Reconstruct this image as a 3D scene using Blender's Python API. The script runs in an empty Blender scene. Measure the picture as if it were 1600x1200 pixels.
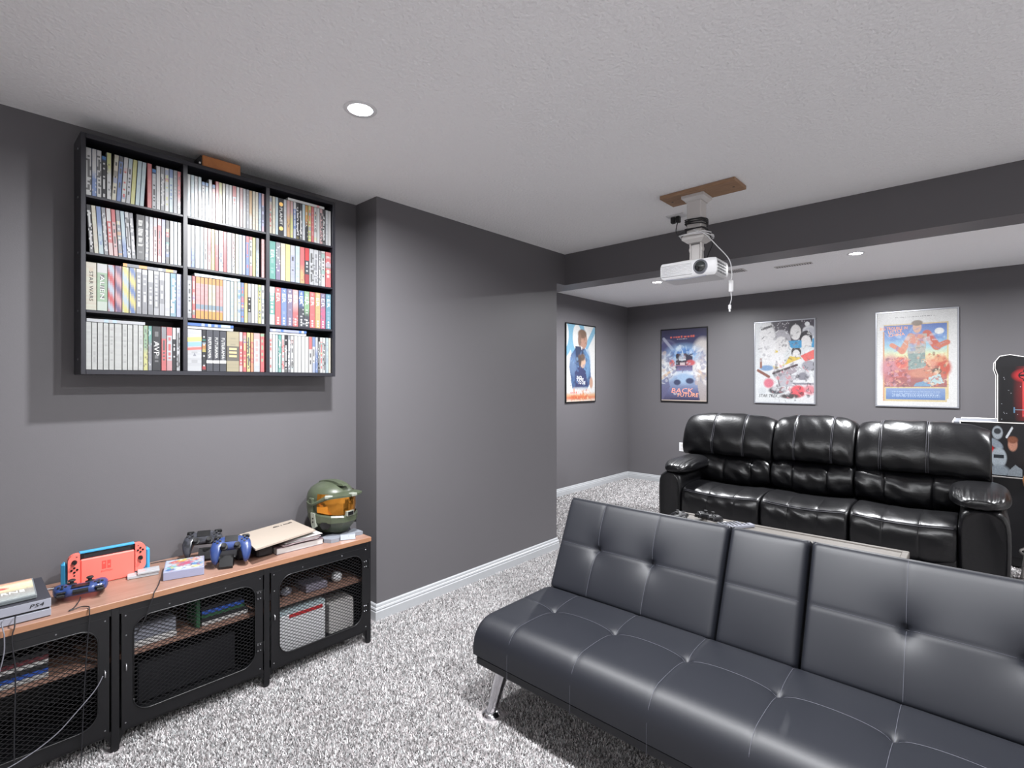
import bpy, bmesh, math, random
import numpy as np
from mathutils import Vector, Matrix

random.seed(7)
rng = np.random.default_rng(7)
SC = bpy.context.scene
COL = SC.collection
PI = math.pi

# ------------------------------------------------------------------ camera, light, exposure
CAM_YAW = 42.21
cd = bpy.data.cameras.new('camera')
cd.sensor_width = 36.0
cd.lens = 36.0 * 800.0 / 1600.0
cd.shift_y = -3.0 / 1600.0
cd.clip_start = 0.05
cam = bpy.data.objects.new('camera', cd)
COL.objects.link(cam)
cam.location = (0, 0, 1.348)
cam.rotation_euler = (PI / 2, 0, math.radians(CAM_YAW))
SC.camera = cam

SC.view_settings.view_transform = 'Standard'
SC.view_settings.look = 'None'
SC.view_settings.gamma = 1.0
SC.view_settings.use_curve_mapping = False
SC.view_settings.exposure = 0.33
w = bpy.data.worlds.new('world')
SC.world = w
w.use_nodes = True
w.node_tree.nodes['Background'].inputs[0].default_value = (0.6, 0.63, 0.7, 1)
w.node_tree.nodes['Background'].inputs[1].default_value = 0.3

H = 2.40
# recessed ceiling lights: (x, y, watts, label); the last one is added unseen behind the camera for bounce
LIGHTS = [
    (-1.76, 1.07, 52, 'round recessed ceiling light glowing in front of the disc shelf'),
    (-0.65, 1.13, 54, 'round recessed ceiling light above the front sofa seat, second from the shelf wall'),
    (-2.49, 5.02, 68, 'round recessed far room light just past the projector'),
    (-0.73, 4.99, 68, 'round recessed far room light above the recliner sofa'),
    (1.05, 4.99, 50, 'round recessed far room light near the arcade cabinet'),
    (0.55, 1.13, 42, 'round recessed ceiling light third from the shelf wall'),
    (1.35, -1.9, 20, 'unseen recessed ceiling light added behind the camera to lift bounced light'),
]

# ------------------------------------------------------------------ helpers
def lin(c):
    c = c / 255.0
    return c / 12.92 if c <= 0.04045 else ((c + 0.055) / 1.055) ** 2.4

def rgb(h):
    if isinstance(h, str):
        h = h.lstrip('#')
        return tuple(lin(int(h[i:i + 2], 16)) for i in (0, 2, 4))
    return tuple(h)

MATS = {}
def mat(name, color='#808080', rough=0.5, metal=0.0, spec=0.5, bump=None, var=None, attr=None, emit=None, alpha=None, coat=0.0, trans=0.0, stretch=None):
    """bump=(scale, strength, distance), var=(scale, second colour, contrast), attr=colour attribute name"""
    if name in MATS:
        return MATS[name]
    m = bpy.data.materials.new(name)
    m.use_nodes = True
    nt = m.node_tree
    b = nt.nodes['Principled BSDF']
    b.inputs['Base Color'].default_value = (*rgb(color), 1)
    b.inputs['Roughness'].default_value = rough
    b.inputs['Metallic'].default_value = metal
    b.inputs['Specular IOR Level'].default_value = spec
    b.inputs['Coat Weight'].default_value = coat
    b.inputs['Coat Roughness'].default_value = 0.08
    if trans:
        b.inputs['Transmission Weight'].default_value = trans
    tc = None
    def coords():
        nonlocal tc
        if tc is None:
            t = nt.nodes.new('ShaderNodeTexCoord')
            mp = nt.nodes.new('ShaderNodeMapping')
            nt.links.new(t.outputs['Object'], mp.inputs['Vector'])
            if stretch:
                mp.inputs['Scale'].default_value = stretch
            tc = mp.outputs['Vector']
        return tc
    if var:
        n = nt.nodes.new('ShaderNodeTexNoise')
        n.inputs['Scale'].default_value = var[0]
        n.inputs['Detail'].default_value = 6
        nt.links.new(coords(), n.inputs['Vector'])
        r = nt.nodes.new('ShaderNodeValToRGB')
        k = var[2] if len(var) > 2 else 0.2
        r.color_ramp.elements[0].position = 0.5 - k
        r.color_ramp.elements[1].position = 0.5 + k
        r.color_ramp.elements[0].color = (*rgb(color), 1)
        r.color_ramp.elements[1].color = (*rgb(var[1]), 1)
        nt.links.new(n.outputs['Fac'], r.inputs['Fac'])
        nt.links.new(r.outputs['Color'], b.inputs['Base Color'])
    if attr:
        a = nt.nodes.new('ShaderNodeAttribute')
        a.attribute_name = attr
        nt.links.new(a.outputs['Color'], b.inputs['Base Color'])
    if bump:
        n = nt.nodes.new('ShaderNodeTexNoise')
        n.inputs['Scale'].default_value = bump[0]
        n.inputs['Detail'].default_value = 4
        nt.links.new(coords(), n.inputs['Vector'])
        bp = nt.nodes.new('ShaderNodeBump')
        bp.inputs['Strength'].default_value = bump[1]
        bp.inputs['Distance'].default_value = bump[2]
        nt.links.new(n.outputs['Fac'], bp.inputs['Height'])
        nt.links.new(bp.outputs['Normal'], b.inputs['Normal'])
    if emit:
        b.inputs['Emission Color'].default_value = (*rgb(emit[0]), 1)
        b.inputs['Emission Strength'].default_value = emit[1]
    MATS[name] = m
    return m

class MB:
    """collects vertices and faces of one mesh; optional colour per face"""
    def __init__(s):
        s.v, s.f, s.m, s.c = [], [], [], []
        s.M = None
    def add(s, vs, fs, mi=0, col=None):
        o = len(s.v)
        if s.M is not None:
            vs = [s.M @ Vector(p) for p in vs]
        s.v.extend(tuple(p) for p in vs)
        for f in fs:
            s.f.append(tuple(i + o for i in f)); s.m.append(mi); s.c.append(col)
        return s
    def box(s, lo, hi, mi=0, col=None):
        x0, y0, z0 = lo; x1, y1, z1 = hi
        vs = [(x0, y0, z0), (x1, y0, z0), (x1, y1, z0), (x0, y1, z0), (x0, y0, z1), (x1, y0, z1), (x1, y1, z1), (x0, y1, z1)]
        return s.add(vs, [(0, 3, 2, 1), (4, 5, 6, 7), (0, 1, 5, 4), (1, 2, 6, 5), (2, 3, 7, 6), (3, 0, 4, 7)], mi, col)
    def rbox(s, lo, hi, r=0.003, mi=0, col=None):
        """box with chamfered edges"""
        lo = np.array(lo, float); hi = np.array(hi, float)
        r = min(r, 0.49 * float((hi - lo).min()))
        vs, idx = [], {}
        for cx in (0, 1):
            for cy in (0, 1):
                for cz in (0, 1):
                    c = np.array([hi[0] if cx else lo[0], hi[1] if cy else lo[1], hi[2] if cz else lo[2]])
                    sg = np.array([-1 if cx else 1, -1 if cy else 1, -1 if cz else 1]) * r
                    for a in range(3):
                        p = c + sg; p[a] = c[a]
                        idx[(cx, cy, cz, a)] = len(vs); vs.append(tuple(p))
        fs = []
        cen = (lo + hi) / 2
        def face(ids):
            P = [np.array(vs[i]) for i in ids]
            n = np.cross(P[1] - P[0], P[2] - P[0])
            if np.dot(n, sum(P) / len(P) - cen) < 0: ids = ids[::-1]
            fs.append(tuple(ids))
        for a in range(3):
            b, c = [k for k in range(3) if k != a]
            for sd in (0, 1):
                q = []
                for (i, j) in ((0, 0), (1, 0), (1, 1), (0, 1)):
                    k = [0, 0, 0]; k[a] = sd; k[b] = i; k[c] = j
                    q.append(idx[(*k, a)])
                face(q)
            for i in (0, 1):
                for j in (0, 1):
                    k0 = [0, 0, 0]; k0[b] = i; k0[c] = j; k1 = list(k0); k1[a] = 1
                    face([idx[(*k0, b)], idx[(*k1, b)], idx[(*k1, c)], idx[(*k0, c)]])
        for cx in (0, 1):
            for cy in (0, 1):
                for cz in (0, 1):
                    face([idx[(cx, cy, cz, a)] for a in range(3)])
        return s.add(vs, fs, mi, col)
    def cyl(s, p0, p1, r0, r1=None, n=12, mi=0, caps=True):
        r1 = r0 if r1 is None else r1
        p0 = Vector(p0); p1 = Vector(p1); d = (p1 - p0).normalized()
        u = d.orthogonal().normalized(); v = d.cross(u)
        vs = []
        for p, r in ((p0, r0), (p1, r1)):
            for i in range(n):
                a = 2 * PI * i / n
                vs.append(p + u * (r * math.cos(a)) + v * (r * math.sin(a)))
        fs = [(i, (i + 1) % n, n + (i + 1) % n, n + i) for i in range(n)]
        if caps: fs += [tuple(range(n - 1, -1, -1)), tuple(range(n, 2 * n))]
        return s.add(vs, fs, mi)
    def tube(s, pts, r, n=6, mi=0):
        P = [Vector(p) for p in pts]
        vs, fs = [], []
        u = None
        for i, p in enumerate(P):
            d = (P[min(i + 1, len(P) - 1)] - P[max(i - 1, 0)]).normalized()
            if u is None: u = d.orthogonal().normalized()
            else:
                u = (u - d * u.dot(d))
                u = u.normalized() if u.length > 1e-6 else d.orthogonal().normalized()
            v = d.cross(u)
            rr = r[i] if isinstance(r, (list, tuple)) else r
            for k in range(n):
                a = 2 * PI * k / n
                vs.append(p + u * (rr * math.cos(a)) + v * (rr * math.sin(a)))
        for i in range(len(P) - 1):
            for k in range(n):
                fs.append((i * n + k, i * n + (k + 1) % n, (i + 1) * n + (k + 1) % n, (i + 1) * n + k))
        fs.append(tuple(range(n - 1, -1, -1))); fs.append(tuple(range((len(P) - 1) * n, len(P) * n)))
        return s.add(vs, fs, mi)
    def lathe(s, prof, c=(0, 0, 0), n=20, mi=0, sx=1, sy=1, caps=True):
        """profile [(r, z)] about a vertical axis"""
        vs, fs = [], []
        for r, z in prof:
            for k in range(n):
                a = 2 * PI * k / n
                vs.append((c[0] + sx * r * math.cos(a), c[1] + sy * r * math.sin(a), c[2] + z))
        for i in range(len(prof) - 1):
            for k in range(n):
                fs.append((i * n + k, i * n + (k + 1) % n, (i + 1) * n + (k + 1) % n, (i + 1) * n + k))
        if caps: fs.append(tuple(range(n - 1, -1, -1))); fs.append(tuple(range((len(prof) - 1) * n, len(prof) * n)))
        return s.add(vs, fs, mi)
    def prism(s, poly, axis, a, b, mi=0):
        """polygon in the two other axes, extruded along axis 0/1/2 from a to b"""
        def P(p, t):
            q = list(p); q.insert(axis, t); return tuple(q)
        n = len(poly)
        vs = [P(p, a) for p in poly] + [P(p, b) for p in poly]
        fs = [tuple(range(n - 1, -1, -1)), tuple(range(n, 2 * n))] + [(i, (i + 1) % n, n + (i + 1) % n, n + i) for i in range(n)]
        ar = sum(poly[i][0] * poly[(i + 1) % n][1] - poly[(i + 1) % n][0] * poly[i][1] for i in range(n))
        flip = (ar < 0) != (axis == 1) 
        if (b < a): flip = not flip
        if flip: fs = [f[::-1] for f in fs]
        return s.add(vs, fs, mi)
    def grid(s, fn, nu, nv, mi=0, flip=False):
        vs = [fn(i / nu, j / nv) for j in range(nv + 1) for i in range(nu + 1)]
        fs = []
        for j in range(nv):
            for i in range(nu):
                q = (j * (nu + 1) + i, j * (nu + 1) + i + 1, (j + 1) * (nu + 1) + i + 1, (j + 1) * (nu + 1) + i)
                fs.append(q[::-1] if flip else q)
        return s.add(vs, fs, mi)
    def loft(s, rings, mi=0, caps=True, flip=False):
        n = len(rings[0]); vs = [p for r in rings for p in r]; fs = []
        for i in range(len(rings) - 1):
            for k in range(n):
                fs.append((i * n + k, i * n + (k + 1) % n, (i + 1) * n + (k + 1) % n, (i + 1) * n + k))
        if caps:
            fs.append(tuple(range(n - 1, -1, -1))); fs.append(tuple(range((len(rings) - 1) * n, len(rings) * n)))
        if flip: fs = [f[::-1] for f in fs]
        return s.add(vs, fs, mi)
    def sphere(s, c, r, n=12, m=8, mi=0, sc=(1, 1, 1)):
        prof = [(math.sin(PI * i / m), -math.cos(PI * i / m)) for i in range(m + 1)]
        prof[0] = (0.02, -1); prof[-1] = (0.02, 1)
        vs, fs = [], []
        for q, z in prof:
            for k in range(n):
                a = 2 * PI * k / n
                vs.append((c[0] + r * sc[0] * q * math.cos(a), c[1] + r * sc[1] * q * math.sin(a), c[2] + r * sc[2] * z))
        for i in range(m):
            for k in range(n):
                fs.append((i * n + k, i * n + (k + 1) % n, (i + 1) * n + (k + 1) % n, (i + 1) * n + k))
        fs.append(tuple(range(n - 1, -1, -1))); fs.append(tuple(range(m * n, (m + 1) * n)))
        return s.add(vs, fs, mi)

def wloc(o):
    p = Vector((0, 0, 0))
    while o is not None:
        p += o.location; o = o.parent
    return p

def obj(name, mb, mats, parent=None, smooth=False, local=False, origin=None, auto=None, fix=True):
    """links an MB as ONE mesh object; vertices are world coordinates unless local"""
    me = bpy.data.meshes.new(name)
    off = Vector((0, 0, 0))
    if not local:
        if parent is not None: off = wloc(parent)
        if origin is not None: off = Vector(origin)
    V = [(p[0] - off[0], p[1] - off[1], p[2] - off[2]) for p in mb.v]
    me.from_pydata(V, [], mb.f)
    if not isinstance(mats, (list, tuple)): mats = [mats]
    for m in mats: me.materials.append(m)
    if len(mats) > 1: me.polygons.foreach_set('material_index', mb.m)
    if any(c is not None for c in mb.c):
        a = me.color_attributes.new('Col', 'FLOAT_COLOR', 'CORNER')
        arr = []
        for f, c in zip(mb.f, mb.c):
            arr.extend(((*(c or (0.5, 0.5, 0.5)), 1.0)) * len(f))
        a.data.foreach_set('color', arr)
    if fix and len(me.polygons) < 60000:
        bm = bmesh.new(); bm.from_mesh(me)
        bmesh.ops.recalc_face_normals(bm, faces=bm.faces[:]); bm.to_mesh(me); bm.free()
    if smooth: me.polygons.foreach_set('use_smooth', [True] * len(me.polygons))
    if auto is not None:
        me.polygons.foreach_set('use_smooth', [True] * len(me.polygons))
        me.set_sharp_from_angle(angle=math.radians(auto))
    me.update()
    o = bpy.data.objects.new(name, me)
    COL.objects.link(o)
    if parent is not None:
        o.parent = parent
        if origin is not None and not local: o.location = Vector(origin) - wloc(parent)
    elif origin is not None: o.location = origin
    return o

def thing(name, label, cat, loc=(0, 0, 0), rot=(0, 0, 0), group=None):
    o = bpy.data.objects.new(name, None)
    o.empty_display_size = 0.05
    COL.objects.link(o)
    o.location = loc; o.rotation_euler = rot
    return tag(o, label, cat, group)

def tag(o, label, cat, group=None):
    o['label'] = label; o['category'] = cat
    if group: o['group'] = group
    return o

def struct(name, mb, m, **k):
    o = obj(name, mb, m, **k); o['kind'] = 'structure'; return o

def copy_tree(o, parent=None):
    c = o.copy(); COL.objects.link(c)
    c.parent = parent
    for ch in list(o.children): copy_tree(ch, c)
    return c

DEP = None
def text(body, size, pos, tx, ty, m, parent, name='lettering', width=None, height=None, extrude=0.0004, shear=0.0, local=False):
    """flat raised lettering centred on pos; tx = reading direction, ty = up of the letters"""
    cu = bpy.data.curves.new('t', 'FONT')
    cu.body = body; cu.size = size; cu.align_x = 'CENTER'; cu.align_y = 'CENTER'
    cu.resolution_u = 2; cu.shear = shear
    cu.extrude = extrude
    t = bpy.data.objects.new('t', cu); COL.objects.link(t)
    dg = bpy.context.evaluated_depsgraph_get()
    me = bpy.data.meshes.new_from_object(t.evaluated_get(dg))
    COL.objects.unlink(t); bpy.data.objects.remove(t)
    n = len(me.vertices)
    co = np.empty(n * 3); me.vertices.foreach_get('co', co); co = co.reshape(-1, 3)
    mn, mx = co.min(0), co.max(0)
    co[:, :2] -= (mn[:2] + mx[:2]) / 2
    sx = width / (mx[0] - mn[0]) if width else 1.0
    sy = height / (mx[1] - mn[1]) if height else (sx if width else 1.0)
    tx = np.array(tx, float); tx /= np.linalg.norm(tx)
    ty = np.array(ty, float); ty -= tx * (ty @ tx); ty /= np.linalg.norm(ty)
    tn = np.cross(tx, ty)
    p = np.array(pos, float)
    if parent is not None and not local: p = p - np.array(wloc(parent))
    W = p + np.outer(co[:, 0] * sx, tx) + np.outer(co[:, 1] * sy, ty) + np.outer(co[:, 2], tn)
    me.vertices.foreach_set('co', W.ravel())
    me.materials.clear(); me.materials.append(m); me.name = name; me.update()
    o = bpy.data.objects.new(name, me); COL.objects.link(o)
    o.parent = parent
    return o

def catmull(pts, k=6):
    P = [Vector(p) for p in pts]; out = []
    for i in range(len(P) - 1):
        a = P[max(i - 1, 0)]; b = P[i]; c = P[i + 1]; d = P[min(i + 2, len(P) - 1)]
        for j in range(k):
            t = j / k
            out.append(0.5 * ((2 * b) + (c - a) * t + (2 * a - 5 * b + 4 * c - d) * t * t + (3 * b - a - 3 * c + d) * t ** 3))
    out.append(P[-1]); return out

# ------------------------------------------------------------------ materials
M_WALL = mat('charcoal paint', '#626063', 0.42, spec=0.45, bump=(260, 0.08, 0.002))
M_PALEWALL = mat('pale wall paint', '#e4e2e0', 0.7)  # pale tone invented for unseen walls, to bounce light up to the ceiling
M_CEIL = mat('textured ceiling paint', '#f7f7f8', 0.85, spec=0.2, bump=(70, 0.9, 0.008))
M_TRIM = mat('white gloss trim', '#aeb0b3', 0.35)
M_CARPET = mat('carpet backing', '#8a8687', 0.95, spec=0.1, var=(90, '#a8a3a4', 0.15), bump=(200, 0.6, 0.01))
M_PILE = mat('carpet pile', '#a9a3a4', 0.95, spec=0.1, attr='Col')
M_BLACKWOOD = mat('black shelf board', '#202027', 0.38, bump=(300, 0.05, 0.001))
M_SPINE = mat('printed disc case', '#cccccc', 0.28, attr='Col')
M_PRINT = mat('poster print', '#cccccc', 0.3, attr='Col')
M_METAL = mat('black powder coated metal', '#0d0d10', 0.40, metal=0.0, spec=0.6)
M_WOOD = mat('warm laminate wood', '#9b7a6b', 0.4, var=(9, '#8a6859', 0.25), stretch=(9, 0.9, 9))
M_WOODEDGE = mat('wood edge band', '#a0755a', 0.45, var=(9, '#90674c', 0.25), stretch=(9, 0.9, 9))
M_PINE = mat('raw pine board', '#a58468', 0.6, var=(8, '#8d6d54', 0.25), stretch=(2, 16, 16))
M_FUTON = mat('charcoal faux leather', '#171920', 0.50, spec=0.5, bump=(900, 0.12, 0.0008))
M_THREAD = mat('grey stitching thread', '#50515a', 0.7)
M_LEATHER = mat('black bonded leather', '#08080b', 0.33, spec=0.45, bump=(55, 0.22, 0.004))
M_LTHREAD = mat('dark leather stitching', '#55555c', 0.6)
M_CHROME = mat('polished chrome', '#d8d8dc', 0.12, metal=1.0)
M_STEEL = mat('bright screw steel', '#c8c8cc', 0.3, metal=1.0)
M_BLACK = mat('black plastic', '#0e0e10', 0.35)
M_SATIN = mat('satin dark plastic', '#1c1c20', 0.5)
M_RUBBER = mat('black rubber', '#18181a', 0.7)
M_WHITE = mat('white plastic', '#dcdcde', 0.4)
M_OFFWHITE = mat('warm white plastic', '#cfccca', 0.45)
M_SILVER = mat('silver grey plastic', '#8d8f9a', 0.45)
M_PAPER = mat('white paper', '#b9b7b5', 0.8)
M_BEIGE = mat('beige card cover', '#a4988c', 0.7)
M_BLUEP = mat('metallic blue plastic', '#293d70', 0.32, spec=0.6)
M_RED = mat('coral red plastic', '#e87266', 0.45)
M_CYAN = mat('sky blue plastic', '#3f9ccb', 0.45)
M_GLASSB = mat('dark lens glass', '#0c1214', 0.05, spec=0.8, coat=1.0)
M_TXTW = mat('white print', '#e6e6e6', 0.5)
M_TXTK = mat('black print', '#17171a', 0.5)
M_TXTR = mat('red print', '#c4302b', 0.5)
M_TXTO = mat('orange print', '#f0a080', 0.5)
M_TXTG = mat('grey print', '#6c6d75', 0.5)
M_TXTB = mat('pale blue print', '#86b8d6', 0.5)
M_LAMP = mat('glowing lamp lens', '#ffffff', 0.5, emit=('#f4f7ff', 30.0))
# ------------------------------------------------------------------ the room
XL, XB, XF = -2.733, -2.516, -3.642
YB, YE, YBE, YBK, YK = 1.632, 3.311, 3.421, 3.64, 6.442
ZB = 2.147
XR, YF = 2.3, -2.6
T = 0.12
struct('floor', MB().box((XF - T, YF - T, -0.05), (XR + T, YK + T, 0)), M_CARPET)
struct('ceiling', MB().box((XF - T, YF - T, H), (XR + T, YK + T, H + 0.06)), M_CEIL)
struct('wall_left', MB().box((XL - T, YF - T, 0), (XL, YB, H)), M_WALL)
b = MB().box((XF - T, YB, 0), (XB, YE, H))
struct('wall_chase', b, M_WALL)
struct('wall_far_left', MB().box((XF - T, YE, 0), (XF, YK + T, H)), M_WALL)
struct('wall_back', MB().box((XF, YK, 0), (XR + T, YK + T, H)), M_WALL)
struct('wall_right', MB().box((XR, YF, 0), (XR + T, YK, H)), M_PALEWALL)
struct('wall_front', MB().box((XL, YF - T, 0), (XR + T, YF, H)), M_PALEWALL)
b = MB().box((XF, YE, ZB), (XB, YBE, H)).box((XF, YBE, ZB), (XR, YBK, H))
struct('beam', b, M_WALL)

# baseboards: a stepped profile swept along each wall foot
BASE = [(0, 0), (0.016, 0), (0.016, 0.050), (0.013, 0.055), (0.013, 0.060), (0.015, 0.062), (0.0125, 0.070), (0.0085, 0.073), (0.0085, 0.078), (0.0075, 0.086), (0.004, 0.0915), (0, 0.0915)]
def baseboard_path(name, path):
    mb = MB()
    mb.loft([[(p[0] + n[0] * a, p[1] + n[1] * a, z) for a, z in BASE] for p, n in path])
    struct(name, mb, M_TRIM)
def baseboard(name, p0, p1, nrm):
    baseboard_path(name, [(p0, nrm), (p1, nrm)])
baseboard('baseboard_left', (XL, YF, 0), (XL, YB - 0.0001, 0), (1, 0, 0))
baseboard_path('baseboard_chase', [((XL, YB), (0, -1)), ((XB, YB), (1, -1)), ((XB, YE), (1, 1)), ((XF, YE), (0, 1))])
baseboard('baseboard_far_left', (XF, YE, 0), (XF, YK, 0), (1, 0, 0))
baseboard('baseboard_back', (XF, YK, 0), (XR, YK, 0), (0, -1, 0))
baseboard('baseboard_right', (XR, YF, 0), (XR, YK, 0), (-1, 0, 0))

# where feet press the pile down
FEET = [(0.11, 5.21, 0.76, 5.67)]
FEET += [(x - 0.012, y - 0.014, x + 0.012, y + 0.014) for x in (-2.334, -2.706) for y in (-0.113, 0.411, 0.949, 1.462)]
FEET += [(x - 0.03, y - 0.03, x + 0.03, y + 0.03) for x in (-1.9, -0.05) for y in (4.36, 4.98)]
FEET += [(x, y, x + 0.05, y + 0.05) for x in (-1.48, -0.372) for y in (2.92, 3.315)]
FEET += [(x - 0.038, y - 0.038, x + 0.038, y + 0.038) for x in (-1.454, 0.274) for y in (1.478, 1.95)]
FEET += [(0.40 + sx * 0.165 - 0.014, 4.80 + sy * 0.165 - 0.014, 0.40 + sx * 0.165 + 0.014, 4.80 + sy * 0.165 + 0.014) for sx in (-1, 1) for sy in (-1, 1)]

# carpet pile: single bent tufts, one object
def pile(regions):
    Vs, Cs, n = [], [], 0
    for (x0, y0, x1, y1, sp) in regions:
        nx = int((x1 - x0) / sp); ny = int((y1 - y0) / sp)
        gx, gy = np.meshgrid(np.arange(nx), np.arange(ny))
        bx = x0 + (gx.ravel() + rng.random(nx * ny)) * sp
        by = y0 + (gy.ravel() + rng.random(nx * ny)) * sp
        ok = np.ones(len(bx), bool)
        for (ax, ay, cx_, cy_) in FEET: ok &= ~((bx > ax - 0.015) & (bx < cx_ + 0.015) & (by > ay - 0.015) & (by < cy_ + 0.015))
        bx, by = bx[ok], by[ok]
        k = len(bx)
        a = rng.random(k) * 2 * PI
        h = 0.007 + 0.006 * rng.random(k)
        wd = sp * 0.55
        ln = 0.009 * rng.random(k); la = rng.random(k) * 2 * PI
        cx, cy = np.cos(a) * wd, np.sin(a) * wd
        z0 = np.zeros(k)
        p0 = np.stack([bx - cx, by - cy, z0], 1)
        p1 = np.stack([bx + cx, by + cy, z0], 1)
        tx, ty = bx + np.cos(la) * ln, by + np.sin(la) * ln
        p2 = np.stack([tx + cx * 0.5, ty + cy * 0.5, h], 1)
        p3 = np.stack([tx - cx * 0.5, ty - cy * 0.5, h * (0.8 + 0.4 * rng.random(k))], 1)
        Vs.append(np.stack([p0, p1, p2, p3], 1).reshape(-1, 3))
        t = np.clip(0.49 + 0.19 * rng.standard_normal(k), 0.1, 0.9)
        wm = 1 + 0.03 * rng.standard_normal(k)
        c = np.stack([t * 1.0 * wm, t * 0.975, t * 0.98, np.ones(k)], 1)
        Cs.append(np.repeat(c, 4, 0)); n += k
    V = np.concatenate(Vs); C = np.concatenate(Cs)
    me = bpy.data.meshes.new('carpet_pile')
    me.vertices.add(4 * n); me.vertices.foreach_set('co', V.ravel())
    me.loops.add(4 * n); me.loops.foreach_set('vertex_index', np.arange(4 * n, dtype=np.int32))
    me.polygons.add(n)
    me.polygons.foreach_set('loop_start', np.arange(0, 4 * n, 4, dtype=np.int32))
    me.polygons.foreach_set('loop_total', np.full(n, 4, dtype=np.int32))
    a = me.color_attributes.new('Col', 'FLOAT_COLOR', 'POINT'); a.data.foreach_set('color', C.ravel())
    me.materials.append(M_PILE); me.update(calc_edges=True)
    o = bpy.data.objects.new('carpet_pile', me); COL.objects.link(o)
    o['kind'] = 'stuff'
    o['label'] = 'grey and beige speckled cut pile carpet covering the floor'
    o['category'] = 'carpet'
pile([(-2.70, 0.2, -0.55, 1.3, 0.0048), (-2.49, 1.3, -0.55, 3.4, 0.0048), (-3.62, 3.34, -0.4, 6.42, 0.008), (-0.4, 3.4, 2.27, 6.42, 0.012), (-0.55, 0.2, 2.27, 3.4, 0.012), (-2.70, -1.2, 2.27, 0.2, 0.014)])

# recessed lights
for (x, y, wt, lb) in LIGHTS:
    t = thing('recessed_light', lb, 'ceiling light', (x, y, H), group='recessed ceiling lights')
    obj('trim_ring', MB().lathe([(0.047, -0.004), (0.060, -0.004), (0.063, -0.001), (0.063, 0.0), (0.047, 0.0)], n=32, caps=False), M_WHITE, t, smooth=True, local=True)
    obj('lens', MB().lathe([(0.0, -0.002), (0.046, -0.002), (0.047, -0.0005), (0.0, -0.0005)], n=32), M_LAMP, t, local=True)
    ld = bpy.data.lights.new('lamp', 'AREA'); ld.shape = 'DISK'; ld.size = 0.09; ld.energy = wt; ld.color = (0.97, 0.98, 1.0); ld.spread = math.radians(168)
    lo = bpy.data.objects.new('lamp', ld); COL.objects.link(lo); lo.parent = t; lo.location = (0, 0, -0.008)
M_TXTC = mat('cream print', '#b9b9b6', 0.5)
# ------------------------------------------------------------------ wall shelf for discs
SX = -2.575                      # front plane of the shelf
Y0, Y1 = 0.347, 1.413
Z0, Z1 = 1.378, 2.322
TP = 0.016
DIV = [(0.694, 0.712), (1.048, 1.066)]
ROWZ = [(1.396, 1.621), (1.632, 1.848), (1.858, 2.072), (2.082, 2.304)]   # clear heights, bottom row first
BAYS = [(Y0 + TP, DIV[0][0]), (DIV[0][1], DIV[1][0]), (DIV[1][1], Y1 - TP)]
sh = thing('media_shelf', 'black wall shelf with twelve compartments packed full of disc cases', 'shelf', (XL + 0.079, (Y0 + Y1) / 2, Z0))
obj('back_panel', MB().box((XL + 0.001, Y0 + TP, Z0 + 0.01), (XL + 0.006, Y1 - TP, Z1 - 0.01)), M_BLACKWOOD, sh)
for a, bb in ((Y0, Y0 + TP), (Y1 - TP, Y1)):
    obj('side_panel', MB().rbox((XL + 0.001, a, Z0), (SX, bb, Z1), 0.0012), M_BLACKWOOD, sh)
obj('top_panel', MB().rbox((XL + 0.001, Y0 + TP, ROWZ[3][1]), (SX, Y1 - TP, Z1), 0.0012), M_BLACKWOOD, sh)
obj('bottom_panel', MB().rbox((XL + 0.001, Y0 + TP, Z0), (SX, Y1 - TP, ROWZ[0][0]), 0.0012), M_BLACKWOOD, sh)
for a, bb in DIV:
    obj('divider', MB().rbox((XL + 0.006, a, ROWZ[0][0]), (SX - 0.001, bb, ROWZ[3][1]), 0.0012), M_BLACKWOOD, sh)
for (a, bb) in BAYS:
    for r in range(3):
        obj('shelf_board', MB().rbox((XL + 0.006, a, ROWZ[r][1]), (SX - 0.001, bb, ROWZ[r + 1][0]), 0.0012), M_BLACKWOOD, sh)
for z in (Z0 + 0.06, 1.63, 1.86, 2.08, Z1 - 0.05):
    obj('screw', MB().cyl((XL + 0.10, Y0, z), (XL + 0.10, Y0 - 0.0015, z), 0.004, n=8), M_STEEL, sh)

PAL = {'W': '#e3e4e2', 'K': '#2a2b31', 'G': '#7e8088', 'S': '#c3c5c9', 'B': '#5a7cba', 'C': '#b7cddd', 'R': '#d2454a', 'P': '#dba4a4', 'Y': '#e6d57e', 'O': '#e8a45c',
       'N': '#8fb58e', 'T': '#2f9a8c', 'E': '#d8cdb8', 'M': '#8a6a50', 'V': '#6a5b86', 'L': '#a9aed6', 'D': '#4a4c55', 'A': '#a79a72', 'F': '#e0605f', 'H': '#c7c9c6', 'J': '#c23a78', 'U': '#3f8fa8'}
CNAME = {'W': 'white', 'K': 'black', 'G': 'grey', 'S': 'silver grey', 'B': 'blue', 'C': 'pale blue', 'R': 'red', 'P': 'pink', 'Y': 'yellow', 'O': 'orange', 'N': 'green', 'T': 'teal', 'E': 'cream',
         'M': 'brown', 'V': 'purple', 'L': 'lavender', 'D': 'charcoal', 'A': 'tan', 'F': 'coral red', 'H': 'off-white', 'J': 'magenta', 'U': 'sea blue'}
ORD = ['first', 'second', 'third', 'fourth', 'fifth', 'sixth', 'seventh', 'eighth', 'ninth', 'tenth', 'eleventh', 'twelfth', 'thirteenth', 'fourteenth', 'fifteenth', 'sixteenth', 'seventeenth',
       'eighteenth', 'nineteenth', 'twentieth', 'twenty-first', 'twenty-second', 'twenty-third', 'twenty-fourth', 'twenty-fifth']
RN = {3: 'top row', 2: 'second row', 1: 'third row', 0: 'bottom row'}
CN = ['left', 'middle', 'right']
GRP = 'disc cases on the wall shelf'

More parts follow.
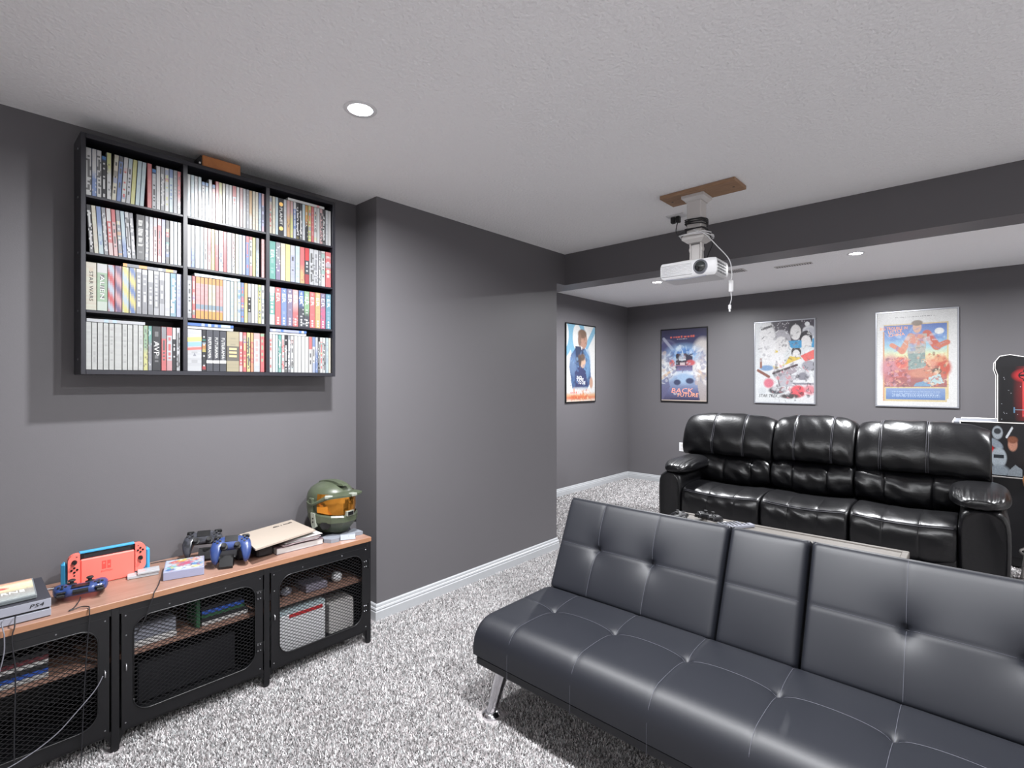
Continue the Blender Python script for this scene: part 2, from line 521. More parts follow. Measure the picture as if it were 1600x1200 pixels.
def spine_cols(m, a, n, style, R):
    """colour of each of n x 3 cells of a spine, bottom cell first"""
    cm, ca = np.array(rgb(PAL[m])), np.array(rgb(PAL[a]))
    g = np.tile(cm, (n, 3, 1))
    g *= (0.92 + 0.16 * R.random((n, 1, 1)))
    dark = np.array([0.02, 0.02, 0.025]); lite = np.array([0.75, 0.76, 0.76])
    ink = lite if cm.mean() < 0.25 else (dark if R.random() < 0.35 else ca)
    if style == 'plain':
        for i in range(3, n - 3):
            if R.random() < 0.3: g[i, 1] = cm * 0.75 + ink * 0.25
    elif style == 'band':
        k0 = R.integers(n // 8, n // 3); k1 = R.integers(n * 2 // 3, n - 1)
        g[k1:] = ca
        if R.random() < 0.5: g[:k0] = ca * 0.6 + cm * 0.4
        for i in range(k0 + 1, k1 - 1):
            if R.random() < 0.6: g[i, 1] = ink
    elif style == 'half':
        k = R.integers(n // 3, n * 2 // 3)
        for i in range(n):
            t = min(1, max(0, (i - k) / 6 + 0.5)); g[i] = g[i] * (1 - t) + ca * t
        for i in range(2, n - 2):
            if R.random() < 0.45: g[i, R.integers(0, 3)] = ink * 0.7 + g[i, 0] * 0.3
    elif style == 'text':
        for i in range(2, n - 3):
            if R.random() < 0.8: g[i, 1] = ink
            if R.random() < 0.4: g[i, R.choice([0, 2])] = ink
        g[:2] = cm * 0.8 + ca * 0.2
    elif style == 'spots':
        for _ in range(5):
            i = R.integers(1, n - 3); q = np.array(rgb(PAL[str(R.choice(list('RBYPOTCK')))]))
            g[i:i + R.integers(1, 4)] = q * 0.65 + cm * 0.35
        for i in range(3, n - 3):
            if R.random() < 0.4: g[i, 1] = ink
    elif style == 'ray':
        g[-2:] = np.array(rgb('#3f83c4'))
        g[-3:-2] = np.array(rgb('#2a3d66'))
        for i in range(1, n - 4):
            if R.random() < 0.5: g[i, 1] = ink
    elif style == 'swirl':
        for i in range(n):
            for j in range(3):
                t = 0.5 + 0.5 * math.sin(i * 0.55 + j * 1.1); g[i, j] = cm * (1 - t) + ca * t
    elif style == 'ends':
        g[:5] = np.array(rgb(PAL['O'])); g[-4:] = np.array(rgb(PAL['O'])) * 0.9
        g[6:9] = np.array(rgb('#8aa0b0'))
    k = 0.16 if style in ('plain', 'band', 'half', 'text', 'spots') and m not in 'KD' else 0.04
    return np.clip((g * (0.95 - k) + k) * 0.50, 0, 0.34)

def case_mesh(wd, ht, dp, m, a, style, R):
    mb = MB(); n = 26
    g = spine_cols(m, a, n, style, R)
    body = tuple(np.array(rgb(PAL[m])) * 0.3) if style != 'ray' else rgb('#3f6fae')
    e = min(0.0014, wd * 0.11)
    ys = [e, wd * 0.3, wd * 0.7, wd - e]
    vs = [(0, ys[j], e + (ht - 2 * e) * i / n) for i in range(n + 1) for j in range(4)]
    o = len(mb.v)
    for i in range(n):
        for j in range(3):
            q = [vs[i * 4 + j], vs[i * 4 + j + 1], vs[(i + 1) * 4 + j + 1], vs[(i + 1) * 4 + j]]
            mb.add(q, [(0, 1, 2, 3)], 0, tuple(g[i, j]))
    # chamfer round the spine, then the box behind it
    F = [(0, e, e), (0, wd - e, e), (0, wd - e, ht - e), (0, e, ht - e)]
    Bk = [(-e, 0, 0), (-e, wd, 0), (-e, wd, ht), (-e, 0, ht)]
    E = [(-dp, 0, 0), (-dp, wd, 0), (-dp, wd, ht), (-dp, 0, ht)]
    edge = tuple(np.array(rgb(PAL[m])) * 0.16 + 0.01)  # dark plastic edge, with shade of the gaps between cases put into it
    for i in range(4):
        k = (i + 1) % 4
        mb.add([Bk[i], Bk[k], F[k], F[i]], [(0, 1, 2, 3)], 0, edge)
        mb.add([E[i], E[k], Bk[k], Bk[i]], [(0, 1, 2, 3)], 0, body)
    mb.add(E, [(3, 2, 1, 0)], 0, body)
    return mb

SPECIAL = {}
def fill_bay(col, row, spec, lean=None, gap_after=None, flats=(), flat_y=(0.0, 0.19), total=None):
    """spec: 'WK1.2x ...' = main colour, accent, width factor, style letter"""
    y0, y1 = BAYS[col]; z = ROWZ[row][0]
    R = np.random.default_rng(col * 10 + row + 3)
    toks = spec.split()
    ws = []
    items = []
    ST = {'p': 'plain', 'b': 'band', 'h': 'half', 't': 'text', 's': 'spots', 'r': 'ray', 'w': 'swirl', 'e': 'ends'}
    for t in toks:
        m, a = t[0], t[1]; num = ''; st = None
        for ch in t[2:]:
            if ch.isdigit() or ch == '.': num += ch
            else: st = ST[ch]
        wf = float(num) if num else 1.0
        items.append((m, a, wf, st or str(R.choice(['plain', 'band', 'half', 'text', 'spots'], p=[.2, .2, .2, .25, .15]))))
    lean = lean or {}
    def hgt(st, wf): return 0.172 if st == 'ray' else 0.190
    extra = 0.0
    angs = [0.0] * len(items)
    for (i0, i1), d in lean.items():
        for i in range(i0, i1): angs[i] = math.radians(d)
        extra += 0.19 * abs(math.sin(math.radians(d))) + 0.002
    gaps = dict(gap_after or {})
    free = (y1 - y0) - 0.003 - extra - sum(gaps.values()) - 0.0005 * len(items)
    unit = free / sum(i[2] for i in items)
    y = y0 + 0.0015
    prev = 0.0
    for k, (m, a, wf, st) in enumerate(items):
        an = angs[k]; wd = unit * wf; ht = hgt(st, wf)
        if an != prev:
            if prev < 0: y += 0.19 * abs(math.sin(prev)) + 0.001      # tops leaned towards +y
            if an > 0: y += 0.19 * math.sin(an) + 0.001               # tops lean towards -y
        prev = an
        mb = case_mesh(wd, ht, 0.118 if st != 'ray' else 0.118, m, a, st, R)
        o = obj('disc_case', mb, M_SPINE, None, local=True, fix=False)
        dz = wd * abs(math.sin(an)) if an < 0 else 0.0
        o.location = (SX - 0.014 - 0.003 * R.random(), y, z + 0.0004 + dz)
        o.rotation_euler = (an, 0, 0)
        thick = 'thick' if wf > 1.5 else ('short' if st == 'ray' else ('slim' if wf < 0.85 else ''))
        lb = f"{thick} {CNAME[m]} disc case with {CNAME[a]} print, {ORD[k]} in {CN[col]} bay, {RN[row]}".strip()
        tag(o, lb, 'disc case', GRP)
        SPECIAL[(col, row, k)] = (o, wd, ht)
        y += (wd / math.cos(an)) + 0.0005
        y += gaps.get(k, 0.0)
    for q, (m, a) in enumerate(flats):
        mb = MB(); th = 0.0125
        cm, ca = rgb(PAL[m]), rgb(PAL[a])
        L = flat_y[1] - flat_y[0]
        n = 14
        for i in range(n):
            c = tuple(0.55 * x for x in cm) if R.random() < 0.55 else (tuple(0.6 * x for x in ca) if R.random() < 0.6 else tuple(0.3 * x + 0.2 for x in cm))
            a0, a1 = flat_y[0] + L * i / n, flat_y[0] + L * (i + 1) / n
            mb.add([(0, a0, 0), (0, a1, 0), (0, a1, th), (0, a0, th)], [(0, 1, 2, 3)], 0, c)
        body = tuple(0.5 * x for x in cm)
        x1, a0, a1 = -0.12, flat_y[0], flat_y[1]
        mb.add([(0, a0, 0), (x1, a0, 0), (x1, a0, th), (0, a0, th)], [(0, 1, 2, 3)], 0, body)
        mb.add([(0, a1, 0), (x1, a1, 0), (x1, a1, th), (0, a1, th)], [(0, 1, 2, 3)], 0, body)
        mb.add([(0, a0, th), (0, a1, th), (x1, a1, th), (x1, a0, th)], [(0, 1, 2, 3)], 0, body)
        mb.add([(0, a0, 0), (0, a1, 0), (x1, a1, 0), (x1, a0, 0)], [(0, 1, 2, 3)], 0, body)
        mb.add([(x1, a0, 0), (x1, a1, 0), (x1, a1, th), (x1, a0, th)], [(0, 1, 2, 3)], 0, body)
        o = obj('disc_case', mb, M_SPINE, None, local=True)
        o.location = (SX - 0.013 + 0.004 * q, y0 - 0.006 * q + (0.006 if q else 0), z + 0.1908 + q * 0.0128)
        pos = '' if len(flats) == 1 else (', upper one' if q else ', lower one')
        tag(o, f"{CNAME[m]} disc case lying flat on top of the {RN[row]} in {CN[col]} bay{pos}", 'disc case', GRP)

fill_bay(0, 3, 'WK1.2t BWh WKt KRr WYh ERs BKb WRs SCb YEp CWp CSp FPp1.1 SKr WEp GKt WYs CBb GSp SRh',
         lean={(5, 12): -3.0})
fill_bay(1, 3, 'CWh CSp SGp WCb SBr CBr SWp POr RRp YEp ECp SCp WSp SR1.3b WSp POp SWp GGp WOh EOp EWp CBh LPb')
fill_bay(2, 3, 'ERs EWp CSp0.9 KY1.7p SWp OPh YPh BWb KYt KWt SCh KOh YRs RWp WKs WSp PKt KWt SKp WSp',
         flats=('WP',), flat_y=(0.095, 0.29))
fill_bay(0, 2, 'KWt ESp CB1.1h GKt RWb1.1 PRb GRs BCh SKt GKt KW2.1p GSt SWp PSb RSb LCp KYs SWp CTp WSp', lean={(0, 10): 3.2})
fill_bay(1, 2, 'WSp BSh WE1.2p CSp WRb PRh YNp RGb CE1.3h RPp SE1.3p SPh EKp CSp LWp BRb SRb YSp CGh PPp', gap_after={18: 0.010})
fill_bay(2, 2, 'TY1.6p VG1.2h ES1.2p YS1.2p LS1.2b CT1.2p OR1.2h DR1.2b SK1.2t SG1.3t GW0.7t WK1.1s RW1.6s')
fill_bay(0, 1, 'EO1.7p NW1.7b RC1.15w PV1.15w CY1.15w YB1.15w GSb GSb GSb GSb GSb SWp UW1.1t LPp', flats=('GO',), flat_y=(0.12, 0.31))
fill_bay(1, 1, 'SG1.2b RWs0.9 PO1.3e POe POe EOe EOe POe POe0.9 WSp WPp CWp EYp CBs BRs YOh KSb WPp SPp YOs WRs', flats=('CW',), flat_y=(0.03, 0.22))
fill_bay(2, 1, 'TWb RFp BCp VDp RPh DBh DNh RPp OYp JVh UCp')
fill_bay(0, 0, 'HSp HSp HSp HSp HSp HSp1.4 HSp HSp HSp HKp YN0.9h GT0.8h KW1.8p RG1.1b SR1.2b KW0.8b SK0.8t', gap_after={16: 0.006}, flats=('SC',), flat_y=(0.004, 0.195))
fill_bay(1, 0, 'SY2.4p KO0.7s DW1.15p DW1.15p DW1.15p AK2.3p RW0.65b RY0.7s YK0.7t RO0.6b SP1.2b RN0.85b', flats=('WS', 'BC'), flat_y=(0.002, 0.19))
fill_bay(2, 0, 'WRs0.8 WSp0.8 CSp0.7 TW0.8t WR0.8t KW0.8t GK0.8t WR0.8s WSp WSp WSp WSp WRb WBb0.8 BS0.8h KW0.6t WR0.8s WK0.8t CSp0.8 EEp0.7', flats=('WS', 'LB'), flat_y=(0.004, 0.19))

def spine_text(key, s, m, hfrac, wfrac, zfrac=0.5):
    o, wd, ht = SPECIAL[key]
    text(s, 0.02, (0.0003, wd / 2, ht * zfrac), (0, 0, -1), (0, 1, 0), m, o, width=ht * hfrac, height=wd * wfrac, extrude=0.0002, local=True)
for k in range(11):
    o, wd, ht = SPECIAL[(2, 1, k)]
    spine_text((2, 1, k), 'ER', M_TXTC, 0.24, 0.55, 0.73)
    spine_text((2, 1, k), str(k + 5), M_TXTC, 0.05, 0.3, 0.93)
    for zz in (0.06, 0.13, 0.2):
        obj('emblem', MB().cyl((0, wd / 2, ht * zz), (0.0004, wd / 2, ht * zz), wd * 0.16, n=8), M_TXTC, o, local=True)
spine_text((2, 2, 0), 'ER', M_TXTC, 0.22, 0.5, 0.66)
for k in (2, 3, 4): spine_text((1, 0, k), 'FUTURAMA', M_TXTC, 0.5, 0.45, 0.57)
for k in (2, 3, 4):
    o, wd, ht = SPECIAL[(1, 0, k)]
    obj('stripe', MB().box((0, 0.001, ht * 0.20), (0.0004, wd - 0.001, ht * 0.27)), M_TXTC, o, local=True)
spine_text((0, 1, 0), 'STAR WARS', M_TXTK, 0.62, 0.35, 0.5)
spine_text((0, 1, 1), 'ALIEN', M_TXTC, 0.5, 0.4, 0.5)
spine_text((0, 0, 12), 'AVP', M_TXTC, 0.32, 0.6, 0.5)
spine_text((2, 3, 3), 'PLANET', M_TXTC, 0.45, 0.5, 0.52)
o, wd, ht = SPECIAL[(2, 3, 3)]
for zz in (0.2, 0.84):
    obj('disc_emblem', MB().cyl((0, wd / 2, ht * zz), (0.0005, wd / 2, ht * zz), wd * 0.38, n=16), mat('yellow print', '#e0b060', 0.5), o, local=True)
o, wd, ht = SPECIAL[(0, 2, 10)]
for zz, hh, ww in ((0.82, 0.13, 0.5), (0.62, 0.16, 0.55), (0.44, 0.1, 0.45), (0.33, 0.05, 0.6)):
    n_ = MB()
    for q in range(5):
        z_ = ht * (zz - hh / 2 + hh * q / 5); n_.box((0, wd * (0.5 - ww / 2), z_), (0.0004, wd * (0.5 + ww / 2 * (0.6 + 0.1 * q)), z_ + ht * hh / 8))
    obj('print_block', n_, M_TXTC, o, local=True)
# the grey box with yellow, blue and red bands; the tan box with a dark centre
o, wd, ht = SPECIAL[(1, 0, 0)]
for (za, zb2, cc) in ((0.72, 0.82, '#d9b866'), (0.61, 0.70, '#6f8fc6'), (0.52, 0.58, '#cf5a55')):
    obj('stripe', MB().add([(0.0003, 0.001, ht * (za - 0.03)), (0.0003, wd - 0.001, ht * za), (0.0003, wd - 0.001, ht * zb2), (0.0003, 0.001, ht * (zb2 - 0.03))], [(0, 1, 2, 3)]), mat('band ' + cc, cc, 0.5), o, local=True)
obj('emblem', MB().prism([(wd * 0.4, ht * 0.36), (wd * 0.62, ht * 0.36), (wd * 0.5, ht * 0.44)], 0, 0, 0.0004), M_TXTG, o, local=True)
o, wd, ht = SPECIAL[(1, 0, 5)]
obj('centre_panel', MB().box((0, 0.001, ht * 0.27), (0.0004, wd - 0.001, ht * 0.63)), mat('dark band', '#4d4a45', 0.5), o, local=True)
for zz in (0.36, 0.45, 0.54):
    obj('stripe', MB().box((0.0004, wd * 0.2, ht * zz), (0.0007, wd * 0.8, ht * (zz + 0.05))), mat('tan print', '#a79a72', 0.5), o, local=True)

# brown box lying on the shelf
bx = thing('wooden_box', 'small orange-brown box lying on top of the disc shelf under the ceiling', 'box', (-2.63, 0.853, Z1 + 0.0004))
obj('body', MB().rbox((-2.68, 0.772, Z1 + 0.0004), (-2.583, 0.934, Z1 + 0.052), 0.004), mat('orange brown wood', '#b5743f', 0.4, var=(30, '#9a5d30', 0.3)), bx)
obj('end_cap', MB().rbox((-2.676, 0.764, Z1 + 0.002), (-2.587, 0.772, Z1 + 0.048), 0.002), M_BLACK, bx)
obj('clasp', MB().sphere((-2.586, 0.762, Z1 + 0.012), 0.0045), M_WHITE, bx)
# ------------------------------------------------------------------ upholstery helpers
def axis_steps(L, r, step, marks):
    s = {0.0, L}
    for k in (0.06, 0.2, 0.42, 0.7, 1.0):
        s.add(r * k); s.add(L - r * k)
    n = max(2, int((L - 2 * r) / step))
    for i in range(n + 1): s.add(r + (L - 2 * r) * i / n)
    for m in marks:
        for d in (-0.02, -0.009, 0, 0.009, 0.02):
            if 0 < m + d < L: s.add(m + d)
    s = sorted(s); out = [s[0]]
    for q in s[1:]:
        if q - out[-1] > 0.0015: out.append(q)
    out[-1] = L
    return out

def pillow(mb, O, U, V, N, a, b, T, r, hf, xm=(), ym=(), step=0.02, rx=None):
    """upholstered block: front face in the U,V plane at O bulging along N, T thick, edge radius r"""
    O, U, V, N = map(Vector, (O, U, V, N))
    xs = axis_steps(a, rx or r, step, xm); ys = axis_steps(b, r, step, ym)
    def h(x, y):
        dx = min(x, a - x, r); dy = min(y, b - y, r)
        ex, ey = 1 - dx / r, 1 - dy / r
        e = min(1.0, math.hypot(ex, ey))
        if rx:
            ex = 1 - min(x, a - x, rx) / rx
            e = max(ex, ey)
            return -rx * (1 - math.sqrt(max(0.0, 1 - ex * ex))) - r * (1 - math.sqrt(max(0.0, 1 - ey * ey))) + hf(x, y) * (1 - e ** 4)
        return -r + r * math.sqrt(max(0.0, 1 - e * e)) + hf(x, y) * (1 - e ** 4)
    nx, ny = len(xs), len(ys)
    vs = [O + U * x + V * y + N * h(x, y) for y in ys for x in xs]
    fs = [(j * nx + i, j * nx + i + 1, (j + 1) * nx + i + 1, (j + 1) * nx + i) for j in range(ny - 1) for i in range(nx - 1)]
    ring = [i for i in range(nx)] + [j * nx + nx - 1 for j in range(1, ny)] + [(ny - 1) * nx + i for i in range(nx - 2, -1, -1)] + [j * nx for j in range(ny - 2, 0, -1)]
    o = len(vs)
    for i in ring:
        x = xs[i % nx]; y = ys[i // nx]
        vs.append(O + U * x + V * y - N * T)
    m = len(ring)
    for k in range(m):
        fs.append((ring[k], ring[(k + 1) % m], o + (k + 1) % m, o + k))
    fs.append(tuple(o + k for k in range(m)))
    mb.add(vs, fs)
    return lambda x, y, d=0.0: O + U * x + V * y + N * (h(x, y) + d)

def tuft(buttons, xseams, yseams, depth=0.02, puff=0.012, a=1, b=1, groove=0.004, fall=0.045):
    def hf(x, y):
        z = 0.0
        for bx, by in buttons:
            d = math.hypot(x - bx, y - by)
            z -= depth * math.exp(-d / fall) + 0.35 * depth * math.exp(-(d / 0.013) ** 2)
        g = 0
        for s in xseams: g = max(g, math.exp(-abs(x - s) / 0.007))
        for s in yseams: g = max(g, math.exp(-abs(y - s) / 0.007))
        z -= groove * g
        return z + puff * (math.sin(PI * min(max(x / a, 0), 1)) ** 0.5) * (math.sin(PI * min(max(y / b, 0), 1)) ** 0.5)
    return hf

# ------------------------------------------------------------------ black armless sofa bed in front
FX0, FX1 = -1.512, 0.332
FYF, FYB = 1.432, 1.965
fu = thing('sofa_bed', 'armless charcoal sofa bed with tufted cushions on chrome legs, seen from its front', 'sofa', ((FX0 + FX1) / 2, 1.75, 0))
BX = [-1.325, -1.032, -0.745, -0.452, -0.165, 0.125]
# seat
mb = MB()
xb = [x - FX0 for x in BX]
yS = 1.727 - FYF
hf = tuft([(x, yS) for x in xb], xb, [yS], 0.026, 0.016, FX1 - FX0, FYB - FYF, 0.003, 0.05)
S = pillow(mb, (FX0, FYF, 0.388), (1, 0, 0), (0, 1, 0), (0, 0, 1), FX1 - FX0, FYB - FYF, 0.142, 0.085, hf, xb, [yS], 0.02, rx=0.028)
seat = obj('seat', mb, M_FUTON, fu, smooth=False, auto=50)
mb = MB()
for x in xb:
    pts = [S(x, 0.0, 0.0) + Vector((0, -0.0006, -0.095)), S(x, 0.0, 0.0) + Vector((0, -0.0006, -0.02))] + [S(x, FYB - FYF if False else (FYB - FYF - 0.02) * k / 40, 0.0004) for k in range(0, 41)]
    mb.tube(pts, 0.0007, 4)
mb.tube([S((FX1 - FX0) * (0.04 + 0.92 * k / 120), yS, 0.0004) for k in range(121)], 0.0007, 4)
obj('stitching', mb, M_THREAD, seat)
# base rail with piping
obj('base_rail', MB().rbox((FX0 + 0.006, FYF + 0.006, 0.203), (FX1 - 0.006, FYB + 0.03, 0.247), 0.01), M_FUTON, fu)
mb = MB()
mb.tube([(FX0 + 0.004, FYB, 0.247), (FX0 + 0.003, FYF + 0.02, 0.247), (FX0 + 0.008, FYF + 0.008, 0.247), (FX0 + 0.02, FYF + 0.003, 0.247), (FX1 - 0.02, FYF + 0.003, 0.247), (FX1 - 0.003, FYF + 0.02, 0.247), (FX1 - 0.004, FYB, 0.247)], 0.003, 6)
obj('piping', mb, M_THREAD, fu, smooth=True)
# back cushions
Vb = Vector((0, 0.18, 0.395)).normalized(); Nb = Vector((0, -0.395, 0.18)).normalized()
LB = 0.442
for (x0, x1, kind) in ((FX0, -0.737, 0), (-0.729, -0.453, 1), (-0.443, FX1, 2)):
    a = x1 - x0
    mb = MB(); yb = 0.222
    if kind == 1: bt, xs = [], []
    else:
        bt = [(x - x0, yb) for x in ((-1.302, -1.032) if kind == 0 else (-0.164, 0.11))]
        xs = [q[0] for q in bt]
    hf = tuft(bt, xs, [yb], 0.040, 0.018, a, LB, 0.003, 0.045)
    P = pillow(mb, Vector((x0, 1.925, 0.372)), (1, 0, 0), Vb, Nb, a, LB, 0.115, 0.022, hf, xs, [yb], 0.016)
    bk = obj('back_cushion', mb, M_FUTON, fu, auto=50)
    mb = MB()
    mb.tube([P(0.01 + (a - 0.02) * k / 60, yb, 0.0004) for k in range(61)], 0.0007, 4)
    for i, q in enumerate(xs):
        sh_ = 0.0
        mb.tube([P(q, 0.004 + (LB - 0.008) * k / 40, 0.0004) for k in range(41)], 0.0007, 4)
    obj('stitching', mb, M_THREAD, bk)
obj('back_frame', MB().rbox((FX0 + 0.05, 2.03, 0.26), (FX1 - 0.05, 2.06, 0.36), 0.006), M_BLACK, fu)
for sx, fx in ((1, FX0), (-1, FX1)):
    for yy, dy in ((1.50, -0.022), (1.93, 0.02)):
        top = (fx + sx * 0.105, yy, 0.205); ft = (fx + sx * 0.058, yy + dy, 0.014)
        l = obj('leg', MB().cyl(top, ft, 0.026, 0.020, 24), M_CHROME, fu, smooth=False, auto=40)
        obj('foot_glide', MB().lathe([(0.0, 0.0), (0.036, 0.0), (0.037, 0.006), (0.030, 0.013), (0.022, 0.018), (0.0, 0.018)], (ft[0], ft[1], 0.001), 24), M_CHROME, l, auto=40, origin=None)

# ------------------------------------------------------------------ recliner sofa
def closed_smooth(ctrl, k=5):
    n = len(ctrl); out = []
    for i in range(n):
        a, b_, c, d = (Vector((*ctrl[(i + j - 1) % n], 0)) for j in range(4))
        for j in range(k):
            t = j / k
            q = 0.5 * ((2 * b_) + (c - a) * t + (2 * a - 5 * b_ + 4 * c - d) * t * t + (3 * b_ - a - 3 * c + d) * t ** 3)
            out.append((q.x, q.y))
    return out

def puff(mb, x0, x1, ctrl, n=36, p=5, smin=0.72, seams=(), sdep=0.006, wrinkle=0.0, seed=0, slant=0.0, dz=None, k=5):
    pr = closed_smooth(ctrl, k)
    cy = sum(q[0] for q in pr) / len(pr); cz = sum(q[1] for q in pr) / len(pr)
    R = np.random.default_rng(seed)
    ph = R.random(6) * 6.28; fr = R.uniform(14, 40, 6)
    us = sorted(set([0, 0.01, 0.03, 0.06] + [i / n for i in range(n + 1)] + [1, 0.99, 0.97, 0.94] + [s + d for s in seams for d in (-0.02, -0.008, 0, 0.008, 0.02)]))
    rings = []
    for u in us:
        s = smin + (1 - smin) * (max(0.0, 1 - abs(2 * u - 1) ** p)) ** (1 / 2.2)
        g = 0
        for q in seams: g = max(g, math.exp(-abs(u - q) / 0.012))
        ring = []
        for j, (y, z) in enumerate(pr):
            dy, dz_ = y - cy, z - cz
            L = math.hypot(dy, dz_) + 1e-6
            m = L * s - sdep * g
            if wrinkle:
                wv = sum(math.sin(fr[i] * u + ph[i] + (i + 1) * 1.3 * (j / len(pr)) * 6.28) for i in range(6)) / 6
                e = min(1, 2.6 * min([abs(u - q) for q in (0, 1, *seams)])) 
                m += wrinkle * wv * (1.2 - e)
            zz = cz + dz_ / L * m + (dz(u) if dz else 0.0)
            ring.append((x0 + (x1 - x0) * u, cy + dy / L * m, zz))
        rings.append(ring)
    mb.loft(rings)
    def at(u, j, d=0.001):
        i = min(range(len(us)), key=lambda i: abs(us[i] - u))
        P = Vector(rings[i][j % len(pr)]); c = Vector((P.x, cy, cz))
        return P + (P - c).normalized() * d
    return at, len(pr)

so = thing('recliner_sofa', 'glossy black leather three-seat recliner sofa along the back under the posters', 'sofa', (-0.95, 4.65, 0))
SOX = -0.02
seats = [(-1.862, -1.243), (-1.233, -0.664), (-0.654, -0.088)]
backs = [(-2.075, -1.292), (-1.284, -0.704), (-0.694, 0.078)]
lums = [(-1.93, -1.290), (-1.284, -0.70), (-0.692, -0.03)]
obj('base_frame', MB().rbox((-2.0, 4.30, 0.03), (0.10, 5.05, 0.30), 0.01), M_SATIN, so)
for x in (-1.9, -0.05):
    for y in (4.36, 4.98):
        obj('foot', MB().cyl((x, y, 0.001), (x, y, 0.035), 0.03, n=14), M_BLACK, so)
for q, (x0, x1) in enumerate(seats):
    mb = MB()
    dzf = lambda u: -0.018 * math.sin(PI * u) 
    at, n = puff(mb, x0, x1, [(4.22, 0.20), (4.175, 0.27), (4.17, 0.36), (4.185, 0.415), (4.225, 0.452), (4.31, 0.470), (4.45, 0.478), (4.62, 0.466), (4.80, 0.44), (4.86, 0.36), (4.80, 0.24), (4.5, 0.20)],
                 30, 7, 0.90, (0.33, 0.67) if q else (0.36, 0.7), 0.004, 0.006, q, dz=dzf, k=4)
    st = obj('seat', mb, M_LEATHER, so, auto=60)
    mb = MB()
    for j in (14, 15):
        mb.tube([at(0.03 + 0.94 * k / 40, j, 0.0012) for k in range(41)], 0.0016, 4)
    obj('stitching', mb, M_LTHREAD, st)
    mb = MB()
    puff(mb, x0 + 0.004, x1 - 0.004, [(4.215, 0.07), (4.195, 0.10), (4.19, 0.2), (4.2, 0.26), (4.26, 0.26), (4.26, 0.07)], 12, 9, 0.93, k=3)
    if q == 2:
        puff(mb, x0 + 0.03, x1 - 0.06, [(4.12, 0.10), (4.09, 0.115), (4.09, 0.14), (4.12, 0.155), (4.2, 0.15), (4.2, 0.1)], 14, 9, 0.9, (0.45,), 0.005, k=3)
    obj('footrest', mb, M_LEATHER, so, auto=60)
for q in range(3):
    x0, x1 = lums[q]
    mb = MB()
    at, n = puff(mb, x0, x1, [(4.74, 0.44), (4.66, 0.475), (4.635, 0.56), (4.665, 0.645), (4.74, 0.685), (4.86, 0.69), (4.92, 0.56), (4.88, 0.44)], 44, 6, 0.86, (0.28, 0.7) if q else (0.4, 0.76), 0.008, 0.010, 20 + q,
                 dz=lambda u: 0.012 * math.cos(2 * PI * u), k=5)
    lu = obj('lumbar_cushion', mb, M_LEATHER, so, auto=60)
    x0, x1 = backs[q]
    mb = MB()
    at, n = puff(mb, x0, x1, [(4.79, 0.675), (4.705, 0.70), (4.69, 0.80), (4.735, 0.92), (4.80, 1.01), (4.88, 1.055), (4.965, 1.045), (5.00, 0.96), (4.99, 0.80), (4.93, 0.68)], 44, 5, 0.86,
                 (0.36, 0.70) if q == 0 else ((0.28, 0.74) if q == 1 else (0.2, 0.56)), 0.007, 0.006, 30 + q, dz=lambda u, q=q: (0.012 if q == 1 else 0.0) - 0.02 * (2 * u - 1) ** 4 - 0.012 * (1 - math.sin(PI * u)), k=5)
    hc = obj('head_cushion', mb, M_LEATHER, so, auto=60)
    mb = MB()
    for s in ((0.36, 0.70) if q == 0 else ((0.28, 0.74) if q == 1 else (0.2, 0.56))):
        for d in (-0.008, 0.008):
            mb.tube([at(s + d, j, 0.001) for j in range(4, 32)], 0.0014, 4)
    obj('stitching', mb, M_LTHREAD, hc)
obj('back_shell', MB().rbox((-2.02, 4.93, 0.12), (0.05, 5.04, 0.92), 0.02), M_LEATHER, so)
